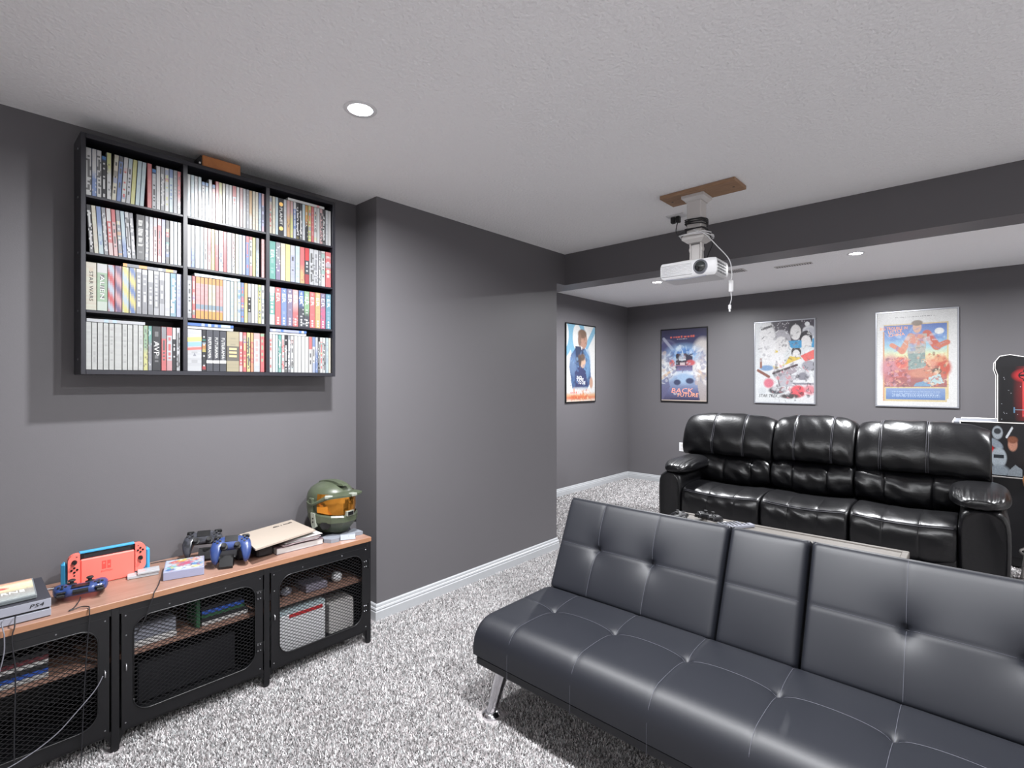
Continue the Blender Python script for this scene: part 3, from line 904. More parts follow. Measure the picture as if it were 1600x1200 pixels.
for (x0, x1, px0, px1) in ((-2.065, -1.868, -2.06, -1.80), (-0.082, 0.150, -0.135, 0.165)):
    mb = MB()
    rings = []
    def rr(y, sx, zt):
        xa, xb = x0 + (1 - sx) * 0.06, x1 - (1 - sx) * 0.06
        pts = [(xa + 0.03, 0.045), (xa + 0.006, 0.10), (xa - 0.004, 0.30), (xa + 0.002, zt - 0.06), (xa + 0.05, zt), ((xa + xb) / 2, zt + 0.008), (xb - 0.05, zt), (xb - 0.002, zt - 0.06), (xb + 0.004, 0.30), (xb - 0.006, 0.10), (xb - 0.03, 0.045)]
        return [(p[0], y, p[1]) for p in closed_smooth(pts, 3)]
    for y, sx, zt in ((4.205, 0.5, 0.545), (4.19, 0.7, 0.555), (4.20, 0.92, 0.565), (4.24, 1.0, 0.57), (4.6, 1.0, 0.575), (5.0, 1.0, 0.575)):
        rings.append(rr(y, sx, zt))
    mb.loft(rings)
    ar = obj('arm', mb, M_LEATHER, so, auto=55)
    mb = MB(); rings = []
    R = np.random.default_rng(int(abs(x0) * 100))
    NP = 110
    for i in range(33):
        u = (i / 32) ** 1.35
        y = 4.165 + 0.74 * u
        s = (max(0.02, 1 - abs(2 * u - 1) ** 3.4)) ** 0.5
        if u < 0.2: s = max(s, 0.35 + 0.55 * math.sqrt(u / 0.2))
        ring = []
        for k in range(NP):
            a = 2 * PI * k / NP
            ca, sa = math.cos(a), math.sin(a)
            xx = (px0 + px1) / 2 + (px1 - px0) / 2 * s * math.copysign(abs(ca) ** 0.8, ca)
            zz = 0.605 + (0.072 if sa > 0 else 0.045) * s * math.copysign(abs(sa) ** 0.75, sa) + 0.012 * (u - 0.4)
            yy = y
            if sa < 0.75 and u < 0.4:      # gathered folds round the nose
                f = math.sin(a * 17 + 2.5 * math.sin(a * 3)) * 0.007 * (1 - u / 0.4) * min(1, 0.75 - sa) * min(1, u / 0.04)
                zz += f * 0.3; yy -= f * 0.3
            if sa > -0.35 and u < 0.42:      # pleats running up over the nose
                g = math.sin(xx * 300 + 2.2 * math.sin(xx * 70)) * 0.0050 * math.sin(PI * min(1, u / 0.42)) ** 0.6 * min(1, (sa + 0.35) * 3) * (1 - max(0, sa - 0.6))
                zz += g * 0.8; yy -= g * 0.7
            ring.append((xx, yy, zz))
        rings.append(ring)
    mb.loft(rings)
    obj('arm_pad', mb, M_LEATHER, ar, auto=70)

# ------------------------------------------------------------------ coffee table between the sofas
ct = thing('coffee_table', 'grey wood coffee table with a raised rim between the two sofas', 'table', (-0.90, 3.15, 0))
CTX0, CTX1, CTY0, CTY1, CTZ = -1.54, -0.262, 2.86, 3.425, 0.45
M_CT = mat('grey washed wood', '#7b7671', 0.45, var=(6, '#66615c', 0.3), stretch=(1, 14, 1))
obj('tabletop', MB().rbox((CTX0 + 0.03, CTY0 + 0.03, CTZ - 0.03), (CTX1 - 0.03, CTY1 - 0.03, CTZ - 0.006), 0.002), M_CT, ct)
for lo, hi in (((CTX0, CTY0, CTZ - 0.035), (CTX1, CTY0 + 0.03, CTZ)), ((CTX0, CTY1 - 0.03, CTZ - 0.035), (CTX1, CTY1, CTZ)), ((CTX0, CTY0 + 0.03, CTZ - 0.035), (CTX0 + 0.03, CTY1 - 0.03, CTZ)), ((CTX1 - 0.03, CTY0 + 0.03, CTZ - 0.035), (CTX1, CTY1 - 0.03, CTZ))):
    obj('rim', MB().rbox(lo, hi, 0.003), M_CT, ct)
obj('apron', MB().box((CTX0 + 0.05, CTY0 + 0.05, CTZ - 0.11), (CTX1 - 0.05, CTY1 - 0.05, CTZ - 0.036)), M_BLACK, ct)
for x in (CTX0 + 0.06, CTX1 - 0.11):
    for y in (CTY0 + 0.06, CTY1 - 0.11):
        obj('leg', MB().rbox((x, y, 0.002), (x + 0.05, y + 0.05, CTZ - 0.10), 0.003), M_BLACK, ct)
# ------------------------------------------------------------------ metal tv stand with mesh doors
TX0, TX1 = -2.722, -2.322
TY0, TY1 = -0.125, 1.474
TZ = 0.546
tv = thing('tv_stand', 'long low tv stand with wood top and black mesh doors against the grey wall', 'tv stand', (-2.52, 0.68, 0))
obj('tabletop', MB().rbox((TX0, TY0, TZ - 0.022), (TX1 - 0.0015, TY1, TZ), 0.001), M_WOOD, tv)
obj('edge_band', MB().rbox((TX1 - 0.0015, TY0, TZ - 0.0215), (TX1, TY1, TZ - 0.0005), 0.0004), M_WOODEDGE, tv)
obj('edge_band', MB().rbox((TX0, TY1 + 0.0001, TZ - 0.0215), (TX1, TY1 + 0.0012, TZ - 0.0005), 0.0004), M_WOODEDGE, tv)
posts = [TY0 + 0.012, 0.411, 0.949, TY1 - 0.012]
for i, y in enumerate(posts):
    for xx, nm in ((TX1 - 0.022, 'front'), (TX0 + 0.006, 'rear')):
        mb = MB().rbox((xx, y - 0.012, 0.004), (xx + 0.020, y + 0.012, TZ - 0.022), 0.0015)
        lg = obj('leg', mb, M_METAL, tv)
        obj('foot', MB().cyl((xx + 0.010, y, 0.0005), (xx + 0.010, y, 0.006), 0.011, n=12), M_RUBBER, lg)
        for sd in (-1, 1):
            if (i == 0 and sd < 0) or (i == 3 and sd > 0): continue
            pts = [(y + sd * 0.012, 0.075), (y + sd * 0.012, 0.005)] + [(y + sd * (0.012 + 0.05 * (1 - math.cos(a))), 0.005 + 0.07 * math.sin(a)) for a in (0.5, 0.9, 1.25, PI / 2)]
            pts[1] = (y + sd * 0.012, 0.012)
            obj('gusset', MB().prism(pts, 0, xx + 0.007, xx + 0.013), M_METAL, lg)
obj('front_rail', MB().box((TX1 - 0.02, TY0, 0.498), (TX1 - 0.004, TY1, TZ - 0.022)), M_METAL, tv)
obj('bottom_rail', MB().box((TX1 - 0.02, TY0, 0.062), (TX1 - 0.006, TY1, 0.078)), M_METAL, tv)
obj('bottom_panel', MB().box((TX0 + 0.01, TY0 + 0.01, 0.070), (TX1 - 0.02, TY1 - 0.01, 0.080)), M_METAL, tv)
obj('back_panel', MB().box((TX0, TY0 + 0.01, 0.08), (TX0 + 0.005, TY1 - 0.01, TZ - 0.022)), M_METAL, tv)
for y in (TY0, TY1 - 0.006):
    obj('side_panel', MB().box((TX0 + 0.01, y, 0.07), (TX1 - 0.02, y + 0.006, TZ - 0.022)), M_METAL, tv)
for y in (0.411, 0.949):
    obj('partition', MB().box((TX0 + 0.01, y - 0.004, 0.08), (TX1 - 0.03, y + 0.004, TZ - 0.022)), M_METAL, tv)
BAYY = [(TY0 + 0.026, 0.397), (0.425, 0.935), (0.963, TY1 - 0.026)]
SHZ = 0.328
for (a, bb) in BAYY:
    obj('shelf_board', MB().rbox((TX0 + 0.006, a - 0.008, SHZ - 0.018), (TX1 - 0.05, bb + 0.008, SHZ), 0.001), M_WOOD, tv)
DX = TX1 - 0.004                      # front face of the doors
def door(y0, y1, z0, z1, hinge):
    d = MB(); x0, x1 = DX - 0.004, DX + 0.003
    a0, a1, c0, c1 = y0 + 0.036, y1 - 0.032, z0 + 0.045, z1 - 0.028
    rr = 0.055
    corners = [((a0 + rr, c0 + rr), PI, (y0, z0)), ((a1 - rr, c0 + rr), 1.5 * PI, (y1, z0)), ((a1 - rr, c1 - rr), 0, (y1, z1)), ((a0 + rr, c1 - rr), 0.5 * PI, (y0, z1))]
    K = 7
    for x, flip in ((x1, False), (x0, True)):
        vs = []; fs = []
        for (cc, st, oc) in corners:
            b0 = len(vs)
            vs.append((x, oc[0], oc[1]))
            for k in range(K + 1):
                a = st + 0.5 * PI * k / K
                vs.append((x, cc[0] + rr * math.cos(a), cc[1] + rr * math.sin(a)))
            for k in range(K): fs.append((b0, b0 + 1 + k + 1, b0 + 1 + k))
        n = K + 2
        for i in range(4):
            j = (i + 1) % 4
            fs.append((i * n, j * n, j * n + 1, i * n + K + 1))
        d.add(vs, fs)
    n = K + 2; tot = 4 * n
    inner = [i * n + 1 + k for i in range(4) for k in range(K + 1)]
    V = d.v
    fs = []
    for q in range(len(inner)):
        i0, i1 = inner[q], inner[(q + 1) % len(inner)]
        fs.append((i0, i1, i1 + tot, i0 + tot))
    for i in range(4):
        j = (i + 1) % 4
        fs.append((i * n, j * n, j * n + tot, i * n + tot))
    for f in fs: d.f.append(f); d.m.append(0); d.c.append(None)
    D = obj('door', d, M_METAL, tv, fix=True)
    lip = MB()
    pts = []
    for (cc, st, oc) in corners:
        for k in range(K + 1):
            a = st + 0.5 * PI * k / K
            pts.append((x1 + 0.001, cc[0] + rr * math.cos(a), cc[1] + rr * math.sin(a)))
    lip.tube(pts + [pts[0]], 0.0022, 6)
    obj('opening_lip', lip, M_METAL, D, smooth=True)
    # expanded metal: two families of strands
    ms = MB()
    A0, A1, C0, C1 = y0 + 0.02, y1 - 0.02, z0 + 0.03, z1 - 0.018
    py, pz = 0.0250, 0.0150
    sl = pz / py
    for sg in (1, -1):
        k0 = int(-(C1 - C0) / pz) - 2; k1 = int(((A1 - A0) * sl) / pz + (C1 - C0) / pz) + 3
        for k in range(-k1, k1):
            # z = C0 + sg*sl*(y-A0) + k*pz
            ys, ye = A0, A1
            f = lambda y: C0 + sg * sl * (y - A0) + k * pz
            g = lambda z: A0 + (z - C0 - k * pz) / (sg * sl)
            lo, hi = sorted((g(C0), g(C1)))
            ys, ye = max(A0, lo), min(A1, hi)
            if ye - ys < 0.004: continue
            t = 0.0016
            xo = x0 - 0.002 + (0.0008 if sg > 0 else 0)
            vs = []
            for y in (ys, ye):
                z = f(y)
                vs += [(xo, y, z - t), (xo + 0.0016, y, z - t * 0.6), (xo + 0.0016, y, z + t), (xo, y, z + t * 0.6)]
            ms.add(vs, [(0, 1, 5, 4), (1, 2, 6, 5), (2, 3, 7, 6), (3, 0, 4, 7)])
    mo = obj('wire_mesh', ms, M_METAL, D, fix=False); mo['kind'] = 'stuff'
    # screws
    sc = [(y0 + 0.012, z1 - 0.012), (y1 - 0.012, z1 - 0.012), ((y0 + y1) / 2 + 0.1, z1 - 0.012), ((y0 + y1) / 2 - 0.1, z1 - 0.012), (y0 + 0.012, z0 + 0.02), (y1 - 0.012, z0 + 0.02), (y0 + 0.014, z1 - 0.085)]
    for (y, z) in sc:
        obj('screw', MB().cyl((x1, y, z), (x1 + 0.0016, y, z), 0.0028, 0.0018, 8), M_STEEL, D)
    hy = y1 - 0.016 if hinge > 0 else y0 + 0.016
    for z in (z0 + 0.115, z1 - 0.085):
        hb = MB().cyl((x1 + 0.002, y1 + 0.004 if hinge > 0 else y0 - 0.004, z - 0.022), (x1 + 0.002, y1 + 0.004 if hinge > 0 else y0 - 0.004, z + 0.022), 0.003, n=8)
        hb.rbox((x1, hy - 0.012, z - 0.02), (x1 + 0.0015, hy + 0.014, z + 0.02), 0.0005)
        h = obj('hinge', hb, M_METAL, D)
        for dy in (-0.005, 0.006):
            for dz in (-0.013, 0.013):
                obj('screw', MB().cyl((x1 + 0.0015, hy + dy, z + dz), (x1 + 0.0028, hy + dy, z + dz), 0.0028, 0.002, 8), M_STEEL, D)
    ky = y0 + 0.013 if hinge > 0 else y1 - 0.013
    kb = MB().tube([(x1, ky, 0.285), (x1 + 0.008, ky, 0.288), (x1 + 0.010, ky, 0.297), (x1 + 0.008, ky, 0.306), (x1, ky, 0.309)], 0.0024, 8)
    obj('handle', kb, M_STEEL, D, smooth=True)
door(-0.097, 0.393, 0.072, 0.499, -1)
door(0.429, 0.931, 0.072, 0.499, 1)
door(0.967, 1.455, 0.072, 0.499, 1)

# ------------------------------------------------------------------ game controller (built once, copied)
def make_controller(label, body_m, trim_m, loc, M, group='game controllers'):
    t = thing('game_controller', label, 'game controller', loc, (0, 0, 0), group)
    t.rotation_euler = M.to_euler()
    rings = []
    for i in range(33):
        x = -0.0795 + 0.159 * i / 32
        q = abs(x) / 0.0795
        gr = max(0.0, min(1.0, (q - 0.42) / 0.25)); gr = gr * gr * (3 - 2 * gr)
        tail = math.sqrt(max(0.02, 1 - max(0.0, (q - 0.72) / 0.28) ** 2))
        ly = (0.031 + 0.021 * gr) * tail
        yc = 0.018 - 0.030 * gr + 0.010 * (q > 0.8) * 0
        lz = (0.0175 + 0.004 * gr) * (0.35 + 0.65 * tail)
        zc = 0.030 - 0.002 * gr
        ring = []
        for k in range(28):
            a = 2 * PI * k / 28
            ca, sa = math.cos(a), math.sin(a)
            y = yc + ly * math.copysign(abs(ca) ** 0.75, ca)
            z = zc + lz * math.copysign(abs(sa) ** 0.75, sa)
            if y < -0.012: z -= (-(y + 0.012)) * 0.42 * gr
            ring.append((x, y, z))
        rings.append(ring)
    obj('body', MB().loft(rings), body_m, t, auto=50, local=True)
    obj('touchpad', MB().rbox((-0.026, 0.014, 0.0465), (0.026, 0.046, 0.0485), 0.001), M_BLACK, t, local=True)
    obj('light_bar', MB().prism([(0.048, 0.022), (0.0535, 0.028), (0.0535, 0.034), (0.046, 0.040)], 0, -0.022, 0.022), M_BLACK, t, local=True)
    for sx in (-1, 1):
        st = obj('stick', MB().lathe([(0.0, 0.038), (0.0145, 0.038), (0.0145, 0.046), (0.006, 0.049), (0.006, 0.056), (0.0105, 0.057), (0.0115, 0.060), (0.0095, 0.0625), (0.0, 0.0610)], (sx * 0.026, -0.008, 0), 18), M_RUBBER, t, auto=50, local=True)
        obj('trigger', MB().rbox((sx * 0.056 - 0.014, 0.040, 0.020), (sx * 0.056 + 0.014, 0.058, 0.032), 0.005), trim_m, t, local=True)
        obj('bumper', MB().rbox((sx * 0.054 - 0.014, 0.042, 0.033), (sx * 0.054 + 0.014, 0.054, 0.039), 0.003), trim_m, t, local=True)
    for dx, dy in ((0.010, 0), (-0.010, 0), (0, 0.010), (0, -0.010)):
        obj('button', MB().cyl((0.052 + dx, 0.022 + dy, 0.046), (0.052 + dx, 0.022 + dy, 0.0515), 0.0042, 0.0038, 12), M_SATIN, t, local=True)
        obj('direction_key', MB().rbox((-0.052 + dx - 0.004, 0.022 + dy - 0.004, 0.046), (-0.052 + dx + 0.004, 0.022 + dy + 0.004, 0.0508), 0.001), M_SATIN, t, local=True)
    t['low'] = min(min(v.co.z for v in c.data.vertices) for c in t.children)
    return t
def rest(t, z):
    t.location.z = z - t['low'] + 0.0003
    return t

def basis(lx, ly, lz):
    lx, ly, lz = (Vector(v).normalized() for v in (lx, ly, lz))
    return Matrix((lx, ly, lz)).transposed()
def frame_from(ly, lz):
    ly = Vector(ly).normalized(); lz = Vector(lz); lz = (lz - ly * lz.dot(ly)).normalized()
    return basis(ly.cross(lz), ly, lz)

rest(make_controller('blue game controller lying flat on the stand in front of the red console', M_BLUEP, M_BLACK, (-2.478, 0.335, TZ), frame_from((0.98, -0.16, 0), (0, 0, 1))), TZ)
# two controllers on a charging dock
n = Vector((0.90, -0.42, 0))
c1 = make_controller('blue game controller standing upright in the charging dock', M_BLUEP, M_BLACK, (-2.432, 0.842, TZ + 0.060), frame_from(n * -0.75 + Vector((0, 0, 0.66)), n * 0.66 + Vector((0, 0, 0.75))))
c2 = make_controller('black game controller standing upright behind the blue one in the dock', mat('black camo plastic', '#25262a', 0.3, var=(60, '#3c3d44', 0.1)), M_BLACK, (-2.612, 0.787, TZ + 0.058), frame_from(n * -0.75 + Vector((0, 0, 0.66)), n * 0.66 + Vector((0, 0, 0.75))))
dk = thing('charging_dock', 'black charging dock holding two upright game controllers on the stand', 'charging dock', (-2.5, 0.82, TZ))
mb = MB(); mb.M = Matrix.Translation((-2.50, 0.815, TZ + 0.0005)) @ Matrix.Rotation(math.radians(-25), 4, 'Z')
mb.rbox((-0.115, -0.010, 0), (0.0, 0.085, 0.018), 0.004)
obj('base', mb, M_SATIN, dk)
for (px, py) in ((-2.413, 0.815), (-2.588, 0.785)):
    mb = MB(); mb.M = Matrix.Translation((px, py, TZ + 0.0005)) @ Matrix.Rotation(math.radians(-25), 4, 'Z')
    mb.prism([(-0.024, 0), (0.032, 0), (0.032, 0.010), (0.004, 0.048), (-0.010, 0.050), (-0.024, 0.02)], 1, -0.026, 0.026)
    obj('cradle', mb, M_BLACK, dk)
mb = MB(); mb.M = Matrix.Translation((-2.47, 0.902, TZ + 0.0005)) @ Matrix.Rotation(math.radians(-25), 4, 'Z')
mb.rbox((-0.04, -0.022, 0), (0.03, 0.022, 0.055), 0.010)
obj('power_block', mb, M_SATIN, dk)
# handheld console in its dock
hc = thing('handheld_console', 'coral red game console standing in its dock against the wall, blue back showing', 'game console', (-2.60, 0.43, TZ), (0, 0, math.radians(-1.5)))
# local: y runs along the wall, x towards the room
def L(lo, hi, r=0.002): return MB().rbox(lo, hi, r)
obj('dock_front', L((0.004, -0.082, 0.0), (0.016, 0.092, 0.108), 0.004), M_RED, hc, local=True)
obj('dock_back', L((-0.030, -0.085, 0.0), (-0.012, 0.095, 0.112), 0.005), M_CYAN, hc, local=True)
obj('dock_base', L((-0.012, -0.082, 0.0), (0.004, 0.092, 0.018), 0.001), M_CYAN, hc, local=True)
tb = obj('tablet', L((-0.008, -0.083, 0.022), (0.003, 0.093, 0.128), 0.002), M_BLACK, hc, local=True)
obj('top_edge', L((-0.0140, -0.083, 0.1285), (0.0045, 0.093, 0.1355), 0.001), M_CYAN, hc, local=True)
obj('tablet_screen', L((0.0031, -0.070, 0.032), (0.0038, 0.080, 0.122), 0.0003), mat('dark glossy screen', '#1a1b20', 0.08, spec=0.7), hc, local=True)  # glossy front face of the tablet, in its own dark colour
def joycon(y0, y1, outer, up):
    r = 0.024; pts = []
    oc = y0 if outer < 0 else y1; ic = y1 if outer < 0 else y0
    for cz, st in ((0.132 - r, 0), (0.020 + r, 1)):
        for k in range(6):
            a = PI / 2 * k / 5
            if st == 0: pts.append((oc - outer * (r - r * math.sin(PI / 2 - a + 0) * 1.0) if False else oc - outer * r + outer * r * math.sin(a), cz + r * math.cos(a)))
            else: pts.append((oc - outer * r + outer * r * math.cos(a), cz - r * math.sin(a)))
    pts = [(ic, 0.132)] + pts + [(ic, 0.020)]
    g = obj('grip', MB().prism(pts, 0, -0.010, 0.018), M_RED, hc, local=True)
    ym = (y0 + y1) / 2 + outer * -0.001
    zs, zb = (0.104, 0.074) if up else (0.072, 0.104)
    obj('stick', MB().cyl((0.018, ym, zs), (0.022, ym, zs), 0.0085, n=14).cyl((0.022, ym, zs), (0.029, ym, zs), 0.0045, n=10).cyl((0.029, ym, zs), (0.0325, ym, zs), 0.0072, 0.0062, 14), M_BLACK, g, local=True)
    for dy, dz in ((0.0085, 0), (-0.0085, 0), (0, 0.0085), (0, -0.0085)):
        obj('button', MB().cyl((0.018, ym + dy, zb + dz), (0.0205, ym + dy, zb + dz), 0.0038, n=10), M_BLACK, g, local=True)
    obj('small_button', MB().rbox((0.018, ym - outer * 0.007 - 0.0025, 0.122), (0.0195, ym - outer * 0.007 + 0.0025, 0.1245), 0.0005), M_BLACK, g, local=True)
    obj('small_button', MB().rbox((0.018, ym - 0.0025, 0.050), (0.0195, ym + 0.0025, 0.055), 0.0005), M_BLACK, g, local=True)
joycon(-0.119, -0.083, -1, True)
joycon(0.093, 0.129, 1, False)
for y0, y1 in ((-0.137, -0.118), (0.128, 0.147)):
    obj('blue_grip', L((-0.030, y0, 0.006), (0.004, y1, 0.104), 0.009), M_CYAN, hc, local=True)
M_REDD = mat('deep coral print', '#d84a42', 0.45)
# two-part emblem with a dotted left half on the dock front
lg = MB()
lg.rbox((0.016, -0.016, 0.056), (0.0164, -0.002, 0.088), 0.0001)
obj('emblem', lg, M_REDD, hc, local=True)
obj('emblem', MB().rbox((0.016, 0.001, 0.056), (0.0164, 0.013, 0.088), 0.0001), M_REDD, hc, local=True)
obj('emblem_dot', MB().cyl((0.0164, -0.009, 0.079), (0.0167, -0.009, 0.079), 0.0035, n=12).cyl((0.0164, 0.007, 0.070), (0.0167, 0.007, 0.070), 0.0035, n=12), M_RED, hc, local=True)
text('SWITCH', 0.01, (0.0163, -0.001, 0.047), (0, 1, 0), (0, 0, 1), M_REDD, hc, width=0.036, local=True)

# console with a case on top
ps = thing('game_console', 'two-tier silver grey game console at the left end of the stand', 'game console', (-2.48, 0.10, TZ))
PY0, PY1 = -0.06, 0.239
def slab(z0, z1, ov, m, nm):
    return obj(nm, MB().prism([(-2.352 + ov, z0), (-2.352 + ov + 0.006, (z0 + z1) / 2), (-2.352 + ov, z1), (-2.625, z1), (-2.625, z0)], 1, PY0, PY1), m, ps)
obj('lower_tier', MB().rbox((-2.62, PY0, TZ + 0.003), (-2.352, PY1, TZ + 0.026), 0.001), M_SILVER, ps)
obj('slot', MB().box((-2.612, PY0 + 0.003, TZ + 0.026), (-2.362, PY1 - 0.003, TZ + 0.033)), M_BLACK, ps)
up = obj('upper_tier', MB().rbox((-2.62, PY0, TZ + 0.033), (-2.352, PY1, TZ + 0.062), 0.001), M_SILVER, ps)
obj('top_cover', MB().rbox((-2.62, PY0, TZ + 0.062), (-2.3525, PY1, TZ + 0.0645), 0.0006), mat('dark grey matte plastic', '#34343c', 0.5), ps)
text('PS4', 0.015, (-2.3515, 0.203, TZ + 0.048), (0, 1, 0), (0, 0, 1), M_TXTK, ps, width=0.036, height=0.012, shear=0.2)
for x in (-2.40, -2.58):
    for y in (PY0 + 0.03, PY1 - 0.03):
        obj('foot', MB().cyl((x, y, TZ + 0.0003), (x, y, TZ + 0.003), 0.008, n=10), M_RUBBER, ps)
# film case lying tilted on it
def painted(name, P0, U, V, img, parent, m=M_PRINT, local=False):
    """flat print: img[row from top, col] mapped on P0 + u*U + v*V (v up)"""
    h, w_ = img.shape[:2]
    P0, U, V = np.array(P0, float), np.array(U, float), np.array(V, float)
    if parent is not None and not local: P0 = P0 - np.array(wloc(parent))
    uu, vv = np.meshgrid(np.linspace(0, 1, w_ + 1), np.linspace(1, 0, h + 1))
    co = P0 + uu.reshape(-1, 1) * U + vv.reshape(-1, 1) * V
    j, i = np.meshgrid(np.arange(h), np.arange(w_), indexing='ij')
    a = (j * (w_ + 1) + i).ravel()
    idx = np.stack([a + w_ + 1, a + w_ + 2, a + 1, a], 1).astype(np.int32)
    n = h * w_
    me = bpy.data.meshes.new(name)
    me.vertices.add(len(co)); me.vertices.foreach_set('co', co.ravel())
    me.loops.add(4 * n); me.loops.foreach_set('vertex_index', idx.ravel())
    me.polygons.add(n); me.polygons.foreach_set('loop_start', np.arange(0, 4 * n, 4, dtype=np.int32)); me.polygons.foreach_set('loop_total', np.full(n, 4, dtype=np.int32))
    at = me.color_attributes.new('Col', 'FLOAT_COLOR', 'CORNER')
    c = np.concatenate([img.reshape(-1, 3), np.ones((n, 1))], 1)
    at.data.foreach_set('color', np.repeat(c, 4, 0).ravel())
    me.materials.append(m); me.update(calc_edges=True)
    o = bpy.data.objects.new(name, me); COL.objects.link(o); o.parent = parent
    return o

class Cv:
    """tiny painter on a numpy canvas; x right 0..1, y down 0..1"""
    def __init__(s, w_, h, c):
        s.w, s.h = w_, h; s.a = np.tile(np.array(rgb(c)), (h, w_, 1)).astype(float)
        s.X, s.Y = np.meshgrid((np.arange(w_) + .5) / w_, (np.arange(h) + .5) / h)
        s.ar = h / w_
    def mix(s, m, c, al=1.0):
        m = np.clip(m, 0, 1)[..., None] * al; s.a = s.a * (1 - m) + np.array(rgb(c)) * m
    def vgrad(s, stops, y0=0, y1=1, x0=0, x1=1):
        t = np.clip((s.Y - y0) / (y1 - y0), 0, 1)
        ys = [q[0] for q in stops]; cs = np.array([rgb(q[1]) for q in stops])
        g = np.stack([np.interp(t, ys, cs[:, k]) for k in range(3)], -1)
        m = ((s.Y >= y0) & (s.Y <= y1) & (s.X >= x0) & (s.X <= x1))[..., None]
        s.a = np.where(m, g, s.a)
    def ell(s, cx, cy, rx, ry, c, soft=0.08, al=1.0, rot=0.0):
        dx, dy = s.X - cx, (s.Y - cy) * s.ar
        ry = ry * s.ar; ca, sa = math.cos(rot), math.sin(rot)
        u, v = dx * ca + dy * sa, -dx * sa + dy * ca
        d = np.sqrt((u / rx) ** 2 + (v / ry) ** 2)
        s.mix((1 - d) / soft + 0.5, c, al)
    def rect(s, x0, y0, x1, y1, c, al=1.0): s.mix(((s.X >= x0) & (s.X <= x1) & (s.Y >= y0) & (s.Y <= y1)).astype(float), c, al)
    def poly(s, pts, c, al=1.0):
        ins = np.zeros_like(s.X, bool); n = len(pts)
        for i in range(n):
            (x0, y0), (x1, y1) = pts[i], pts[(i + 1) % n]
            if y0 == y1: continue
            cr = ((s.Y > y0) != (s.Y > y1)) & (s.X < (x1 - x0) * (s.Y - y0) / (y1 - y0) + x0)
            ins ^= cr
        s.mix(ins.astype(float), c, al)
    def line(s, x0, y0, x1, y1, wd, c, al=1.0, soft=1.0):
        dx, dy = x1 - x0, (y1 - y0) * s.ar; L2 = dx * dx + dy * dy
        px, py = s.X - x0, (s.Y - y0) * s.ar
        t = np.clip((px * dx + py * dy) / L2, 0, 1)
        d = np.sqrt((px - t * dx) ** 2 + (py - t * dy) ** 2)
        s.mix((wd - d) / (wd * soft) + 0.5 * (soft < 1), c, al)
    def noise(s, amt, seed=0):
        R = np.random.default_rng(seed); s.a = np.clip(s.a * (1 + amt * R.standard_normal(s.X.shape)[..., None]), 0, 1)
    def busy(s, x0, y0, x1, y1, cols, n, seed, big=0.04, al=0.7):
        R = np.random.default_rng(seed)
        for _ in range(n):
            x, y = R.uniform(x0, x1), R.uniform(y0, y1); c = str(R.choice(cols)); k = R.random()
            if k < 0.45: s.ell(x, y, big * R.uniform(.2, 1), big * R.uniform(.15, .6), c, 0.4, al, R.uniform(0, 3))
            elif k < 0.8: s.line(x, y, x + R.uniform(-1, 1) * big * 1.6, y + R.uniform(-1, 1) * big * 1.2, big * R.uniform(.08, .22), c, al, 0.5)
            else: s.poly([(x + R.uniform(-1, 1) * big, y + R.uniform(-1, 1) * big * .7) for _ in range(4)], c, al)
    def scrib(s, x0, x1, y, hgt, c, seed=0, al=1.0, step=0.02):
        R = np.random.default_rng(seed); x = x0
        while x < x1:
            wd = step * R.uniform(0.3, 0.8); s.rect(x, y - hgt * R.uniform(.5, 1) / 2, min(x + wd, x1), y + hgt / 2, c, al); x += wd + step * R.uniform(0.15, 0.5)

def flat_case(name, label, O, U, V, N, w_, h, t, img, side, cat='disc case', spine_m=None):
    """a film or game case lying with its cover along U,V"""
    O, U, V, N = (Vector(q) for q in (O, U, V, N)); U.normalize(); V.normalize(); N.normalize()
    e = thing(name, label, cat, O)
    mb = MB(); mb.M = Matrix(((*[U[0]], V[0], N[0], O[0]), (U[1], V[1], N[1], O[1]), (U[2], V[2], N[2], O[2]), (0, 0, 0, 1)))
    mb.rbox((0, 0, 0), (w_, h, t), 0.0015)
    obj('body', mb, side, e)
    painted('cover_print', O + U * 0.004 + V * 0.004 + N * (t + 0.0004), U * (w_ - 0.008), V * (h - 0.008), img, e)
    return e
cv = Cv(40, 56, '#8d8a80'); cv.vgrad([(0, '#b07a66'), (0.2, '#d8cfae'), (0.45, '#cbbf9c'), (0.6, '#8f8a84'), (1, '#9aa0a0')]); cv.ell(0.5, 0.32, 0.16, 0.08, '#b9625c', 0.5); cv.ell(0.3, 0.4, 0.25, 0.06, '#ecead0', 0.6); cv.noise(0.08, 2)
M_CLEAR = mat('clear grey case plastic', '#6f7578', 0.25)
e = flat_case('film_case', 'film case with pale cover lying tilted on the silver console', (-2.37, 0.015, TZ + 0.0668), (0, 1, 0), (-0.985, 0, 0.17), (0.17, 0, 0.985), 0.190, 0.135, 0.013, cv.a, M_CLEAR)
text('BOURNE', 0.02, Vector((-2.37, 0.115, TZ + 0.0665)) + Vector((-0.985, 0, 0.17)) * 0.05 + Vector((0.17, 0, 0.985)) * 0.0142, (0, 1, 0), (-0.985, 0, 0.17), M_TXTW, e, width=0.125, height=0.016)
